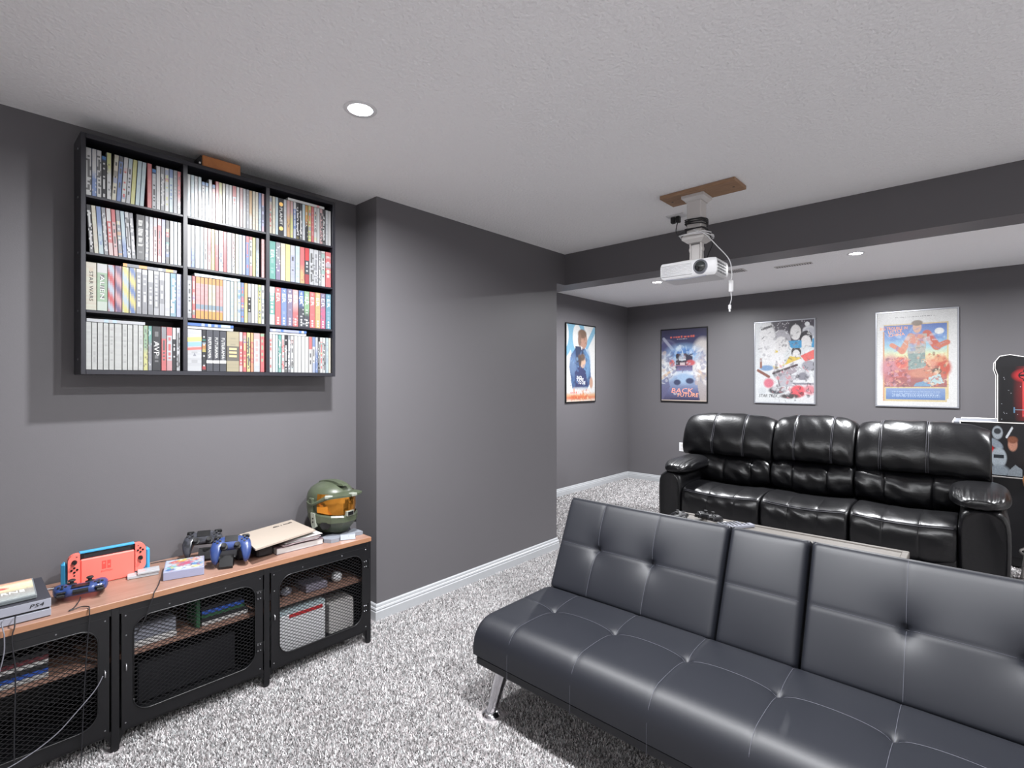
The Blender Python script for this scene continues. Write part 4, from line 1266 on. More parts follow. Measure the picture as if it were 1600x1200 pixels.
# white cartridge cases
M_PALE = mat('frosted white case', '#a9acb0', 0.35)
cvw = Cv(20, 30, '#d9d9dc'); cvw.rect(0.1, 0.1, 0.9, 0.3, '#c3c6cf'); cvw.ell(0.3, 0.7, 0.1, 0.05, '#e0a8a4'); cvw.a *= 0.6
a = math.radians(12)
flat_case('cartridge_case', 'white game cartridge case lying flat beside the red console', (-2.545, 0.488, TZ + 0.0008), (math.sin(a), math.cos(a), 0), (-math.cos(a), math.sin(a), 0), (0, 0, 1), 0.105, 0.075, 0.012, cvw.a, M_PALE, 'game case')
flat_case('cartridge_case', 'smaller white cartridge case resting on top of the other white case', (-2.535, 0.520, TZ + 0.0136), (math.sin(a), math.cos(a), 0), (-math.cos(a), math.sin(a), 0), (0, 0, 1), 0.075, 0.055, 0.009, cvw.a, M_PALE, 'game case')
# thick game box with a colourful cover
cv = Cv(48, 60, '#c9d4e4'); R5 = np.random.default_rng(11)
for c_, x_, y_, r_ in (('#e06a60', .3, .25, .22), ('#e8d860', .45, .12, .16), ('#d4567a', .55, .45, .2), ('#6a9cd0', .82, .62, .2), ('#7cc0c8', .25, .7, .22), ('#e6b0a0', .7, .2, .2), ('#dfe6ea', .5, .85, .3), ('#4a76b8', .15, .88, .14), ('#f0e8a0', .8, .85, .14), ('#c86a8a', .4, .6, .12)):
    cv.ell(x_, y_, r_, r_ * 0.7, c_, 0.4, 0.9)
cv.busy(0, 0, 1, 1, ['#d9584e', '#e8d860', '#c04a70', '#5a8cc8', '#dfe6ea', '#7cc0c8', '#8a3a50'], 120, 31, .07, .8); cv.noise(0.1, 3); cv.a *= 0.62
a = math.radians(17)
flat_case('game_box', 'lavender game box with a colourful patterned cover lying on the stand', (-2.423, 0.582, TZ + 0.0008), (math.sin(a), math.cos(a), 0.0), (-math.cos(a), math.sin(a), 0.0), (0, 0, 1), 0.142, 0.158, 0.034, cv.a, mat('lavender case edge', '#8f93ac', 0.35), 'game box')

# beige board on a stack of books
bk = thing('thick_book', 'thick white-edged paperback lying on the stand beneath the beige album', 'book', (-2.5, 1.14, TZ))
mb = MB(); mb.rbox((-2.60, 1.025, TZ + 0.002), (-2.40, 1.25, TZ + 0.028), 0.001); obj('pages', mb, M_PAPER, bk)
obj('cover', MB().rbox((-2.602, 1.023, TZ + 0.0004), (-2.398, 1.252, TZ + 0.002), 0.0005).rbox((-2.602, 1.023, TZ + 0.028), (-2.398, 1.252, TZ + 0.0305), 0.0005), mat('plum cover', '#6a5a60', 0.5), bk)
bk = thing('open_booklet', 'booklet with curled pages between the paperback and the beige album', 'booklet', (-2.5, 1.14, TZ + 0.031))
for k in range(4):
    z = TZ + 0.0315 + 0.006 * k
    mb = MB(); R_ = 0.004 * k
    mb.grid(lambda u, v: (-2.59 + 0.20 * v - R_, 1.05 + 0.17 * u + 0.01 * k, z + 0.0035 * math.sin(3 * u + k) + 0.004), 10, 4)
    mb.grid(lambda u, v: (-2.59 + 0.20 * v - R_, 1.05 + 0.17 * u + 0.01 * k, z + 0.0035 * math.sin(3 * u + k) + 0.002), 10, 4, flip=True)
    obj('page', mb, M_PAPER if k % 2 else mat('pink grey page', '#b7a3a6', 0.7), bk)
bl = thing('black_case', 'black zip case lying on the stand under the beige album', 'case', (-2.5, 0.99, TZ))
obj('body', MB().rbox((-2.62, 0.945, TZ + 0.0006), (-2.42, 1.019, TZ + 0.052), 0.008), M_SATIN, bl)
al = thing('beige_album', 'beige hardback album lying tilted across the books on the stand', 'book', (-2.51, 1.07, TZ + 0.07))
P = [Vector((-2.335, 0.905, TZ + 0.071)), Vector((-2.422, 1.223, TZ + 0.071)), Vector((-2.690, 1.225, TZ + 0.073)), Vector((-2.612, 0.938, TZ + 0.073))]
th = Vector((0, 0, -0.007))
mb = MB(); mb.add(P + [q + th for q in P], [(0, 1, 2, 3), (7, 6, 5, 4), (0, 4, 5, 1), (1, 5, 6, 2), (2, 6, 7, 3), (3, 7, 4, 0)])
obj('cover', mb, M_BEIGE, al)
dU = (P[1] - P[0]).normalized(); dV = (P[3] - P[0]).normalized()
mb = MB(); R6 = np.random.default_rng(5)
for k in range(13):
    if k in (4, 6): continue
    q = P[0] + dU * (0.170 + 0.0085 * k) + dV * 0.222 + Vector((0, 0, 0.0015))
    h_ = 0.010 + 0.006 * R6.random(); w_ = 0.0055
    mb.add([q, q + dU * w_, q + dU * w_ + dV * h_, q + dV * h_], [(0, 1, 2, 3)])
obj('lettering', mb, M_TXTK, al)

# helmet on a rocky base
M_OLIVE = mat('olive armour paint', '#4b5240', 0.38, var=(25, '#3f4637', 0.25))
M_GOLD = mat('gold mirrored visor', '#d8923a', 0.12, metal=0.9)
M_LGREY = mat('light grey armour plate', '#85897f', 0.45)
hm = thing('helmet', 'green armoured replica helmet with a gold visor on a grey base', 'helmet', (-2.535, 1.365, TZ + 0.0305), (0, 0, math.radians(10)))
hm.scale = (1.0, 1.0, 1.0)
def er(a, b_, th): return 1 / math.sqrt((math.cos(th) / a) ** 2 + (math.sin(th) / b_) ** 2)
# shell: back and sides
rings = []
for z, a, b_, cx in ((0.012, .070, .066, -.018), (0.03, .098, .086, -.016), (0.07, .116, .100, -.012), (0.12, .126, .108, -.008), (0.165, .130, .110, -.004), (0.195, .126, .106, 0.0), (0.218, .108, .092, 0.0), (0.236, .078, .068, 0.0), (0.246, .042, .038, 0.0), (0.249, .008, .008, 0.0)):
    rings.append([(cx + a * math.cos(t), b_ * math.sin(t), z) for t in [2 * PI * k / 28 for k in range(28)]])
obj('shell', MB().loft(rings), M_OLIVE, hm, auto=40, local=True)
mb = MB()
mb.loft([[(0.02 + 0.1 * math.cos(t) * s, y, 0.236 + 0.020 * math.sin(t)) for t in [PI * k / 8 for k in range(9)]] for y, s in ((-0.022, .8), (-0.016, 1), (0.016, 1), (0.022, .8))])
obj('crest', mb, M_OLIVE, hm, auto=40, local=True)
# brim: swept visor peak all round the front
def brim(u, v):
    t = math.radians(-112 + 224 * u)
    k = max(0, math.cos(t)) ** 1.5
    r = er(0.128, 0.109, t) + v * (0.012 + 0.042 * k)
    return (r * math.cos(t), r * math.sin(t), 0.208 - 0.050 * (1 - k) * abs(math.sin(t)) ** 2 - 0.010 * v)
mb = MB(); mb.grid(brim, 30, 4); mb.grid(lambda u, v: (lambda p: (p[0], p[1], p[2] - 0.009))(brim(u, v)), 30, 4, flip=True)
mb.grid(lambda u, v: (lambda p: (p[0], p[1], p[2] - 0.009 * v))(brim(u, 1)), 30, 1)
br = obj('brim', mb, M_OLIVE, hm, auto=40, local=True)
mb = MB(); mb.rbox((0.155, -0.016, 0.189), (0.188, 0.016, 0.205), 0.003); obj('brim_tip', mb, M_LGREY, br, local=True)
mb = MB(); mb.M = Matrix.Rotation(math.radians(-42), 4, 'Z'); mb.rbox((0.124, -0.020, 0.184), (0.156, 0.020, 0.199), 0.003); obj('brim_plate', mb, M_LGREY, br, local=True)
# gold visor
def vis(u, v):
    t = math.radians(-72 + 144 * u)
    r = er(0.150, 0.116, t) * (1 - 0.05 * (2 * v - 1) ** 2) + 0.004 * math.cos(3 * t)
    return (r * math.cos(t) - 0.006, r * math.sin(t), 0.078 + 0.122 * v + 0.012 * (1 - v) * abs(math.sin(t)))
mb = MB(); mb.grid(vis, 28, 8); obj('visor', mb, M_GOLD, hm, smooth=True, local=True)
# faceted jaw
jz = [(0.0, 0.098, 0.074), (0.03, 0.128, 0.098), (0.056, 0.158, 0.116), (0.082, 0.157, 0.118), (0.090, 0.149, 0.114)]
ths = [-84, -62, -38, -14, 14, 38, 62, 84]
vs = []; fs = []
for z, a, b_ in jz:
    for d in ths:
        t = math.radians(d); r = er(a, b_, t)
        vs.append((r * math.cos(t), r * math.sin(t), z + (0.016 * (abs(d) / 84) ** 2 if z > 0.06 else 0) - (0.008 if abs(d) < 20 and z < 0.05 else 0)))
for i in range(len(jz) - 1):
    for k in range(7): fs.append((i * 8 + k, i * 8 + k + 1, (i + 1) * 8 + k + 1, (i + 1) * 8 + k))
fs.append(tuple(range(8)))
jw = obj('jaw', MB().add(vs, fs), M_OLIVE, hm, local=True, fix=False)
for sg in (-1, 1):
    t = math.radians(sg * 50); r = er(0.140, 0.106, t) + 0.004
    mb = MB(); mb.M = Matrix.Translation((r * math.cos(t), r * math.sin(t), 0.042)) @ Matrix.Rotation(t, 4, 'Z')
    mb.prism([(-0.028, 0.006), (-0.02, 0.018), (0.02, 0.018), (0.026, 0.0), (0.012, -0.016), (-0.016, -0.016)], 0, -0.01, 0.008)
    obj('vent', mb, M_BLACK, jw, local=True)
    t = math.radians(sg * 84); r = er(0.138, 0.114, t) + 0.002
    mb = MB(); mb.M = Matrix.Translation((r * math.cos(t), r * math.sin(t), 0.066)) @ Matrix.Rotation(t, 4, 'Z')
    mb.prism([(-0.014, 0.04), (0.012, 0.036), (0.020, -0.03), (0.0, -0.046), (-0.010, -0.02)], 0, -0.01, 0.006)
    cp = obj('cheek_plate', mb, M_LGREY, hm, local=True)
    for dz in (0.012, -0.006):
        m2 = MB(); m2.M = mb.M; m2.cyl((0.006, 0.002, dz), (0.008, 0.002, dz), 0.0045, n=10); obj('bolt', m2, M_BLACK, cp, local=True)
    t = math.radians(sg * 96); r = er(0.135, 0.114, t)
    mb = MB(); mb.M = Matrix.Translation((r * math.cos(t), r * math.sin(t), 0.138)) @ Matrix.Rotation(t, 4, 'Z')
    mb.rbox((-0.014, -0.018, -0.04), (0.004, 0.018, 0.04), 0.005); obj('ear_guard', mb, M_OLIVE, hm, local=True)
mb = MB(); mb.rbox((0.138, -0.024, 0.084), (0.156, 0.024, 0.112), 0.003); obj('mouth_plate', mb, M_LGREY, hm, local=True)
mb = MB(); mb.rbox((0.150, -0.017, 0.089), (0.1585, 0.017, 0.107), 0.001); obj('mouth_vent', mb, M_BLACK, hm, local=True)
obj('neck_ring', MB().lathe([(0.0, -0.0105), (0.078, -0.0105), (0.082, 0.004), (0.074, 0.020), (0.0, 0.020)], (-0.008, 0, -0.002), 24), M_BLACK, hm, auto=40, local=True)
ds = thing('display_base', 'grey broken-stone display base under the green helmet', 'display base', (-2.51, 1.37, TZ))
R7 = np.random.default_rng(3)
for k, (cx, cy, rr_, hh) in enumerate(((-2.52, 1.36, 0.12, 0.0145), (-2.42, 1.31, 0.05, 0.0185), (-2.40, 1.385, 0.042, 0.019), (-2.43, 1.455, 0.045, 0.018), (-2.60, 1.30, 0.06, 0.018))):
    pts = []
    for i in range(8):
        a = 2 * PI * i / 8 + 0.2 * k; q = rr_ * R7.uniform(0.8, 1.08)
        pts.append((cx + q * math.cos(a), min(1.468, cy + q * math.sin(a))))
    mb = MB(); mb.prism(pts, 2, TZ + 0.0006, TZ + hh)
    obj('slab' if k == 0 else 'stone', mb, mat('stone grey', '#7e828a', 0.6) if k else mat('dark stone', '#4a4c52', 0.6), ds)
mb = MB(); mb.M = Matrix.Translation((-2.372, 1.37, TZ + 0.012)) @ Matrix.Rotation(math.radians(-25), 4, 'Z')
mb.prism([(-0.012, -0.010), (0.010, -0.010), (0.002, 0.014), (-0.012, 0.014)], 1, -0.036, 0.036)
pl = obj('name_plate', mb, mat('pewter', '#9fa5ae', 0.4, metal=0.4), ds)
m2 = MB(); m2.M = mb.M
m2.tube([(0.0075 - 0.008 * (0.5 + 0.5 * math.sin(t)), 0.020 * math.cos(t), 0.009 * math.sin(t) + 0.002) for t in [2 * PI * k / 20 for k in range(21)]], 0.0015, 5)
obj('emblem', m2, M_TXTG, pl)

# cables on the stand
def cable(label, pts, r, m, cat='cable'):
    p = catmull(pts, 8)
    o = obj('cable', MB().tube(p, r, 6), m, None, smooth=True, origin=pts[0])
    tag(o, label, cat); return o
M_CABLE = mat('black cable', '#1c1c20', 0.5)
cable('thin black cable running from the flat blue controller over the stand edge', [(-2.415, 0.325, TZ + 0.020), (-2.395, 0.318, TZ + 0.012), (-2.365, 0.300, TZ + 0.004), (-2.345, 0.285, TZ + 0.004), (-2.350, 0.318, TZ + 0.006), (-2.334, 0.335, TZ + 0.006), (-2.318, 0.336, TZ + 0.006), (-2.310, 0.335, TZ - 0.008), (-2.309, 0.335, TZ - 0.03), (-2.308, 0.330, 0.44), (-2.308, 0.322, 0.30), (-2.308, 0.315, 0.10), (-2.300, 0.31, 0.020)], 0.0018, M_CABLE)
cable('thin black cable hanging from the game box down the middle door', [(-2.44, 0.575, TZ + 0.004), (-2.40, 0.565, TZ + 0.012), (-2.355, 0.552, TZ + 0.016), (-2.326, 0.537, TZ + 0.011), (-2.312, 0.527, TZ + 0.004), (-2.307, 0.520, TZ - 0.02), (-2.306, 0.500, 0.47), (-2.307, 0.480, 0.43), (-2.309, 0.470, 0.41)], 0.0018, M_CABLE)
cable('black cable plugged into the front of the silver console', [(-2.343, 0.150, TZ + 0.030), (-2.325, 0.148, TZ + 0.028), (-2.312, 0.146, TZ + 0.006), (-2.308, 0.140, TZ - 0.02), (-2.308, 0.142, 0.48), (-2.308, 0.148, 0.40), (-2.308, 0.145, 0.2), (-2.30, 0.145, 0.020)], 0.002, M_CABLE)
cable('grey cable plugged in beside it on the silver console', [(-2.343, 0.125, TZ + 0.030), (-2.322, 0.118, TZ + 0.022), (-2.311, 0.120, TZ + 0.004), (-2.307, 0.122, TZ - 0.015), (-2.306, 0.120, 0.47), (-2.308, 0.10, 0.38), (-2.308, 0.05, 0.2), (-2.30, 0.03, 0.020)], 0.002, mat('grey cable', '#6d6d75', 0.5))
cable('grey cable looping across the left mesh door from its knob', [(-2.306, 0.372, 0.30), (-2.302, 0.35, 0.262), (-2.300, 0.30, 0.21), (-2.300, 0.24, 0.155), (-2.300, 0.15, 0.115), (-2.300, 0.02, 0.09), (-2.30, -0.06, 0.06)], 0.0018, mat('grey cable', '#6d6d75', 0.5))
cable('white cable lying along the wall behind the consoles', [(-2.66, -0.05, TZ + 0.004), (-2.665, 0.10, TZ + 0.006), (-2.66, 0.22, TZ + 0.004), (-2.64, 0.29, TZ + 0.004)], 0.0025, M_WHITE)
cable('thin dark cable from the charging dock along the wall', [(-2.60, 0.755, TZ + 0.010), (-2.65, 0.70, TZ + 0.006), (-2.685, 0.64, TZ + 0.004), (-2.69, 0.60, TZ + 0.004)], 0.0018, M_CABLE)

# things behind the mesh doors
def boxthing(name, label, cat, lo, hi, m, r=0.003, extra=None):
    t = thing(name, label, cat, ((lo[0] + hi[0]) / 2, (lo[1] + hi[1]) / 2, lo[2]))
    obj('body', MB().rbox(lo, hi, r), m, t)
    if extra: extra(t)
    return t
ZS = SHZ + 0.0006; ZBt = 0.0806
def caserow(t):
    pass
M_BLUEC = mat('blue case plastic', '#2c4fa0', 0.3)
R8 = np.random.default_rng(4)
for k in range(9):
    y = -0.07 + k * 0.024 if k < 4 else None
    if y is not None:
        o = obj('game_case', MB().rbox((-2.50, y, ZS), (-2.385, y + 0.0145, ZS + 0.170), 0.001), M_BLUEC, None, origin=(-2.44, y, ZS))
        tag(o, f'upright blue game case, {ORD[k]} from the left behind the left mesh door', 'game case', 'blue game cases behind the left mesh door')
for k in range(6):
    m = [M_PAPER, M_BLUEC, M_SATIN, M_PAPER, mat('maroon case', '#6a2f36', 0.4), M_SATIN][k]
    z = ZS + k * 0.0158
    o = obj('game_case', MB().rbox((-2.52, 0.045 + 0.01 * R8.random(), z), (-2.385 + 0.01 * R8.random(), 0.235, z + 0.0152), 0.001), m, None, origin=(-2.45, 0.14, z))
    tag(o, f'flat {["white", "blue", "dark", "white", "maroon", "dark"][k]} case, {ORD[k]} from the bottom of the stack behind the left mesh door', 'game case', 'stacked cases behind the left mesh door')
text('MONSTER HUNT', 0.01, (-2.3765, 0.14, ZS + 0.0544), (0, 1, 0), (0, 0, 1), M_TXTK, o, width=0.15, height=0.009) if False else None
def v1(t): obj('lower_lip', MB().rbox((-2.62, 0.44, ZS), (-2.382, 0.62, ZS + 0.022), 0.002), M_OFFWHITE, t)
boxthing('game_console', 'pale grey game console behind the middle mesh door, left side', 'game console', (-2.62, 0.44, ZS + 0.022), (-2.39, 0.62, ZS + 0.075), M_SILVER, 0.004, v1)
boxthing('game_case', 'green game case standing behind the middle mesh door', 'game case', (-2.52, 0.690, ZS), (-2.385, 0.705, ZS + 0.12), mat('green case plastic', '#2f5f40', 0.35))
for k in range(5):
    z = ZS + k * 0.0155
    o = obj('film_case', MB().rbox((-2.52, 0.712, z), (-2.385 - 0.008 * R8.random(), 0.895 - 0.006 * k, z + 0.015), 0.001), [M_PAPER, M_SATIN, mat('green case plastic', '#2f5f40', 0.35), M_BLUEC, M_SATIN][k], None, origin=(-2.45, 0.8, z))
    tag(o, f'flat {["white", "black", "green", "blue", "black"][k]} film case, {ORD[k]} from the bottom of the stack behind the middle door', 'film case', 'stacked cases behind the middle mesh door')
boxthing('speaker', 'dark loudspeaker box low behind the middle mesh door', 'speaker', (-2.66, 0.50, ZBt), (-2.44, 0.86, ZBt + 0.16), M_SATIN, 0.006)
def v3(t):
    obj('red_strip', MB().rbox((-2.374, 1.07, ZBt + 0.165), (-2.3725, 1.235, ZBt + 0.182), 0.0005), mat('red strip', '#b8262c', 0.4), t)
    obj('lid', MB().rbox((-2.60, 0.985, ZBt + 0.182), (-2.376, 1.25, ZBt + 0.2), 0.002), mat('pale teal lid', '#aebfc4', 0.4), t)
boxthing('storage_box', 'white storage box with a red strip behind the right mesh door', 'box', (-2.60, 0.985, ZBt), (-2.374, 1.25, ZBt + 0.182), M_WHITE, 0.003, v3)
boxthing('storage_box', 'narrow off-white box beside the larger white box behind the right door', 'box', (-2.55, 1.285, ZBt), (-2.40, 1.42, ZBt + 0.15), M_OFFWHITE, 0.004)
t = thing('white_ball', 'small white ball on the upper shelf behind the right mesh door', 'ball', (-2.42, 1.335, ZS)); obj('ball', MB().sphere((-2.42, 1.335, ZS + 0.027), 0.027, 18, 12), M_WHITE, t, smooth=True)
for k, (x, y) in enumerate(((-2.43, 1.02), (-2.44, 1.085))):
    t = thing('remote_pod', f'small pale gadget on the right door\'s upper shelf, {["nearer the middle post", "second from the middle post"][k]}', 'gadget', (x, y, ZS))
    obj('body', MB().sphere((x, y, ZS + 0.020), 0.02, 14, 8, sc=(1, 1.4, 1)), M_SILVER, t, smooth=True)
    obj('cap', MB().sphere((x + 0.012, y, ZS + 0.036), 0.008, 10, 6), M_WHITE, t, smooth=True)
boxthing('gadget_box', 'grey flat box on the upper shelf behind the right mesh door', 'box', (-2.52, 1.16, ZS), (-2.39, 1.27, ZS + 0.035), mat('mauve grey plastic', '#7d7884', 0.4), 0.003)
# ------------------------------------------------------------------ framed posters
def poster(label, O, U, V, N, w_, h, img, fm, bar=0.016, dep=0.02):
    """O = lower left corner on the wall, U right, V up, N out of the wall"""
    O, U, V, N = (Vector(q) for q in (O, U, V, N))
    t = thing('framed_poster', label, 'poster', O + U * (w_ / 2) + V * (h / 2), group=None)
    M4 = Matrix(((U[0], V[0], N[0], O[0]), (U[1], V[1], N[1], O[1]), (U[2], V[2], N[2], O[2]), (0, 0, 0, 1)))
    def B(lo, hi, r): 
        mb = MB(); mb.M = M4; mb.rbox(lo, hi, r); return mb
    obj('backing', B((0.004, 0.004, 0.001), (w_ - 0.004, h - 0.004, dep - 0.006), 0.001), M_BLACK, t)
    for lo, hi in (((0, 0, 0.0005), (w_, bar, dep)), ((0, h - bar, 0.0005), (w_, h, dep)), ((0, bar, 0.0005), (bar, h - bar, dep)), ((w_ - bar, bar, 0.0005), (w_, h - bar, dep))):
        obj('frame_bar', B(lo, hi, 0.003), fm, t)
    img = np.clip(img * 0.60 + 0.02, 0, 0.56)  # print scaled down, with haze of reflecting glass put into its colours
    p = painted('print', O + U * bar + V * bar + N * (dep - 0.0055), U * (w_ - 2 * bar), V * (h - 2 * bar), img, t)
    def tx(s, cx, cy, wd, ht, m, shear=0.0, rot=0.0):
        c = O + U * (bar + (w_ - 2 * bar) * cx) + V * (h - bar - (h - 2 * bar) * cy) + N * (dep - 0.0050)
        u = U * math.cos(rot) + V * math.sin(rot); v = V * math.cos(rot) - U * math.sin(rot)
        text(s, 0.05, c, u, v, m, t, width=wd * w_, height=ht * h, shear=shear, extrude=0.0002)
    return t, tx
# one: white with pale blue arcs, dark suited figure
c = Cv(90, 136, '#e4e4e2')
for cx, cy, r in ((-0.08, 0.14, 0.20), (0.36, 0.16, 0.19)):
    c.ell(cx, cy, r + 0.09, (r + 0.10) * 0.95, '#7fb4cf', 0.05); c.ell(cx, cy, r - 0.04, (r - 0.01) * 0.95, '#e4e4e2', 0.05)
c.line(0.98, 0.04, 0.70, 0.27, 0.06, '#86b8d2', 1, 0.2)
c.poly([(0.16, 0.40), (0.34, 0.28), (0.62, 0.29), (0.80, 0.42), (0.86, 0.72), (0.70, 0.86), (0.2, 0.84), (0.10, 0.55)], '#3e5d8c')
c.poly([(0.30, 0.28), (0.62, 0.28), (0.58, 0.45), (0.32, 0.5)], '#2a3858'); c.ell(0.70, 0.5, 0.13, 0.2, '#6f9cc4', 0.6, 0.8); c.ell(0.22, 0.52, 0.12, 0.14, '#6d86aa', 0.6, 0.8)
c.ell(0.58, 0.19, 0.135, 0.115, '#b98f7c', 0.15); c.ell(0.54, 0.11, 0.15, 0.06, '#7a604e', 0.3); c.ell(0.45, 0.19, 0.06, 0.09, '#8f705f', 0.4)
c.poly([(0.48, 0.27), (0.56, 0.29), (0.52, 0.33)], '#e2ddd8')
c.poly([(0.28, 0.62), (0.46, 0.52), (0.66, 0.60), (0.74, 0.80), (0.30, 0.82)], '#2c3566'); c.ell(0.56, 0.47, 0.10, 0.09, '#d6b29a', 0.2); c.ell(0.52, 0.42, 0.12, 0.05, '#6a5444', 0.4); c.ell(0.46, 0.47, 0.05, 0.07, '#5a4638', 0.4)
c.ell(0.86, 0.76, 0.06, 0.08, '#c49a82', 0.3); c.vgrad([(0, '#d8d4cf'), (0.3, '#e2b48c'), (0.6, '#d9825a'), (1, '#e6dccf')], 0.88, 1.0, 0, 1)
c.ell(0.5, 0.86, 0.5, 0.04, '#dfe0e0', 0.8, 0.8); c.ell(0.45, 0.95, 0.34, 0.025, '#d9683c', 0.8, 0.8); c.scrib(0.2, 0.85, 0.965, 0.008, '#8a5a40', 2, 0.8); c.busy(.12, .32, .8, .82, ['#24304f', '#5d83b4', '#8fb2d2', '#39507e'], 70, 41, .05, .5); c.busy(.15, .85, .85, .99, ['#e08a50', '#c9552f', '#f0c8a0'], 50, 42, .05, .6); c.busy(.42, .13, .72, .26, ['#a47a66', '#cfa892', '#83614f'], 16, 43, .03, .5); c.noise(0.05, 1)
t, tx = poster('tall black-framed poster with pale blue arcs, left of the back corner', (XF, 4.952, 1.097), (0, 1, 0), (0, 0, 1), (1, 0, 0), 0.645, 0.966, c.a, M_BLACK, 0.014)
tx('NO', 0.44, 0.685, 0.15, 0.035, M_TXTW); tx('TIME', 0.46, 0.715, 0.24, 0.035, M_TXTW); tx('TO DIE', 0.52, 0.755, 0.24, 0.04, M_TXTW); tx('007', 0.25, 0.885, 0.22, 0.02, M_TXTR)
# two: night blue with pale arcs and a glow
c = Cv(90, 136, '#2b2d55'); c.vgrad([(0, '#2a2648'), (0.25, '#34386a'), (0.45, '#6f8fc4'), (0.7, '#9fb6d6'), (0.86, '#6b6f9a'), (1, '#3a3558')])
c.ell(0.12, 0.42, 0.28, 0.26, '#c9c6cc', 0.3); c.ell(0.92, 0.42, 0.26, 0.28, '#d4cdca', 0.3); c.ell(0.14, 0.24, 0.2, 0.1, '#4a4a78', 0.5); c.line(0.05, 0.12, 0.35, 0.35, 0.03, '#bfc3d6', 0.7, 0.6)
c.ell(0.5, 0.36, 0.36, 0.13, '#9cc2ea', 0.9); c.ell(0.5, 0.33, 0.26, 0.06, '#5a86c4', 0.5); c.ell(0.08, 0.56, 0.22, 0.13, '#eef2f6', 0.7); c.ell(0.94, 0.55, 0.22, 0.13, '#f2f0ee', 0.7)
c.rect(0.33, 0.34, 0.68, 0.53, '#3a3040'); c.rect(0.33, 0.34, 0.37, 0.5, '#241f2c'); c.rect(0.57, 0.34, 0.70, 0.47, '#33304a'); c.ell(0.47, 0.40, 0.08, 0.04, '#b9c2d0', 0.4); c.rect(0.40, 0.42, 0.55, 0.435, '#d9dde4'); c.rect(0.42, 0.46, 0.53, 0.50, '#dcc9cc')
c.ell(0.24, 0.47, 0.06, 0.05, '#d96a68', 0.5); c.ell(0.66, 0.47, 0.10, 0.04, '#d4646a', 0.5); c.rect(0.25, 0.50, 0.70, 0.51, '#c88a98'); c.vgrad([(0, '#5b4f78'), (1, '#8f8ab0')], 0.51, 0.58, 0.33, 0.70)
c.ell(0.5, 0.62, 0.32, 0.03, '#f2f4f8', 0.7); c.ell(0.5, 0.68, 0.2, 0.08, '#a8c4e4', 0.8); c.ell(0.36, 0.74, 0.08, 0.04, '#3c4468', 0.4); c.ell(0.64, 0.72, 0.09, 0.04, '#3c4468', 0.4)
c.line(0.0, 0.68, 0.18, 0.60, 0.03, '#e8c49c', 0.9, 0.5); c.line(1.0, 0.66, 0.82, 0.58, 0.03, '#d8b8a0', 0.8, 0.5); c.poly([(0.78, 0.66), (1, 0.6), (1, 1), (0.86, 1)], '#bdb2ac', 0.8); c.poly([(0, 0.72), (0.14, 0.66), (0.2, 0.8), (0.04, 0.98), (0, 1)], '#6a688e', 0.8)
c.rect(0.2, 0.965, 0.82, 1.0, '#33305a'); c.rect(0, 0.985, 1, 1, '#c9b8ac'); c.ell(0.5, 0.1, 0.3, 0.012, '#4a3f66', 0.6)
c.scrib(0.2, 0.74, 0.105, 0.028, '#d9685c', 5, 1, 0.07); c.scrib(0.36, 0.58, 0.135, 0.008, '#d8d2d6', 6, 1, 0.03); c.busy(.0, .3, .3, .75, ['#e6e8ee', '#8d93b8', '#d8c0b0', '#5d628c'], 60, 44, .06, .5); c.busy(.72, .3, 1, .75, ['#efe9e6', '#a9a4b8', '#d8b8a4', '#8286a8'], 60, 45, .06, .5); c.busy(.33, .33, .7, .6, ['#2a2636', '#8a6a80', '#c8d2e0', '#b85a60'], 40, 46, .03, .6); c.busy(.3, .24, .75, .36, ['#cfe4f8', '#6c9ad8', '#e8f2fc'], 30, 47, .06, .5); c.noise(0.05, 2)
t, tx = poster('dark-framed night blue poster with a glowing centre, first on the back wall', (-3.138, YK, 1.088), (1, 0, 0), (0, 0, 1), (0, -1, 0), 0.633, 0.962, c.a, M_BLACK, 0.014)
tx('BACK', 0.47, 0.855, 0.46, 0.065, mat('salmon print', '#ee9a86', 0.5), 0.15); tx('TO THE', 0.34, 0.905, 0.12, 0.026, M_TXTW); tx('FUTURE', 0.60, 0.915, 0.44, 0.05, mat('apricot print', '#f2a27c', 0.5), 0.15)
# three: pale comic collage
c = Cv(100, 144, '#dcdfe1'); R9 = np.random.default_rng(9)
c.poly([(0.28, 0), (1, 0), (1, 0.22), (0.6, 0.25), (0.32, 0.2)], '#4b4550'); 
for _ in range(90): c.ell(R9.uniform(.3, 1), R9.uniform(0, .2), 0.008, 0.006, '#cfcbd0', 0.5)
c.ell(0.89, 0.05, 0.04, 0.027, '#eceef0', 0.1); c.ell(0.92, 0.16, 0.12, 0.09, '#d9dade', 0.2); c.ell(0.93, 0.15, 0.09, 0.06, '#b9bac2', 0.3)
for cx, cy, rx, ry, hr in ((0.45, 0.27, 0.15, 0.13, '#b0aeb4'), (0.70, 0.12, 0.10, 0.11, '#39373e'), (0.87, 0.24, 0.09, 0.085, '#35333a'), (0.71, 0.40, 0.07, 0.07, '#4a4648')):
    c.ell(cx, cy - ry * 0.25, rx * 1.15, ry * 1.05, hr, 0.1); c.ell(cx, cy + ry * 0.2, rx * 0.9, ry * 0.85, '#e4e2e2', 0.12)
c.poly([(0.58, 0.24), (0.80, 0.24), (0.80, 0.33), (0.62, 0.33)], '#4a9ccc'); c.poly([(0.97, 0.24), (1, 0.22), (1, 0.33), (0.96, 0.33)], '#4a9ccc')
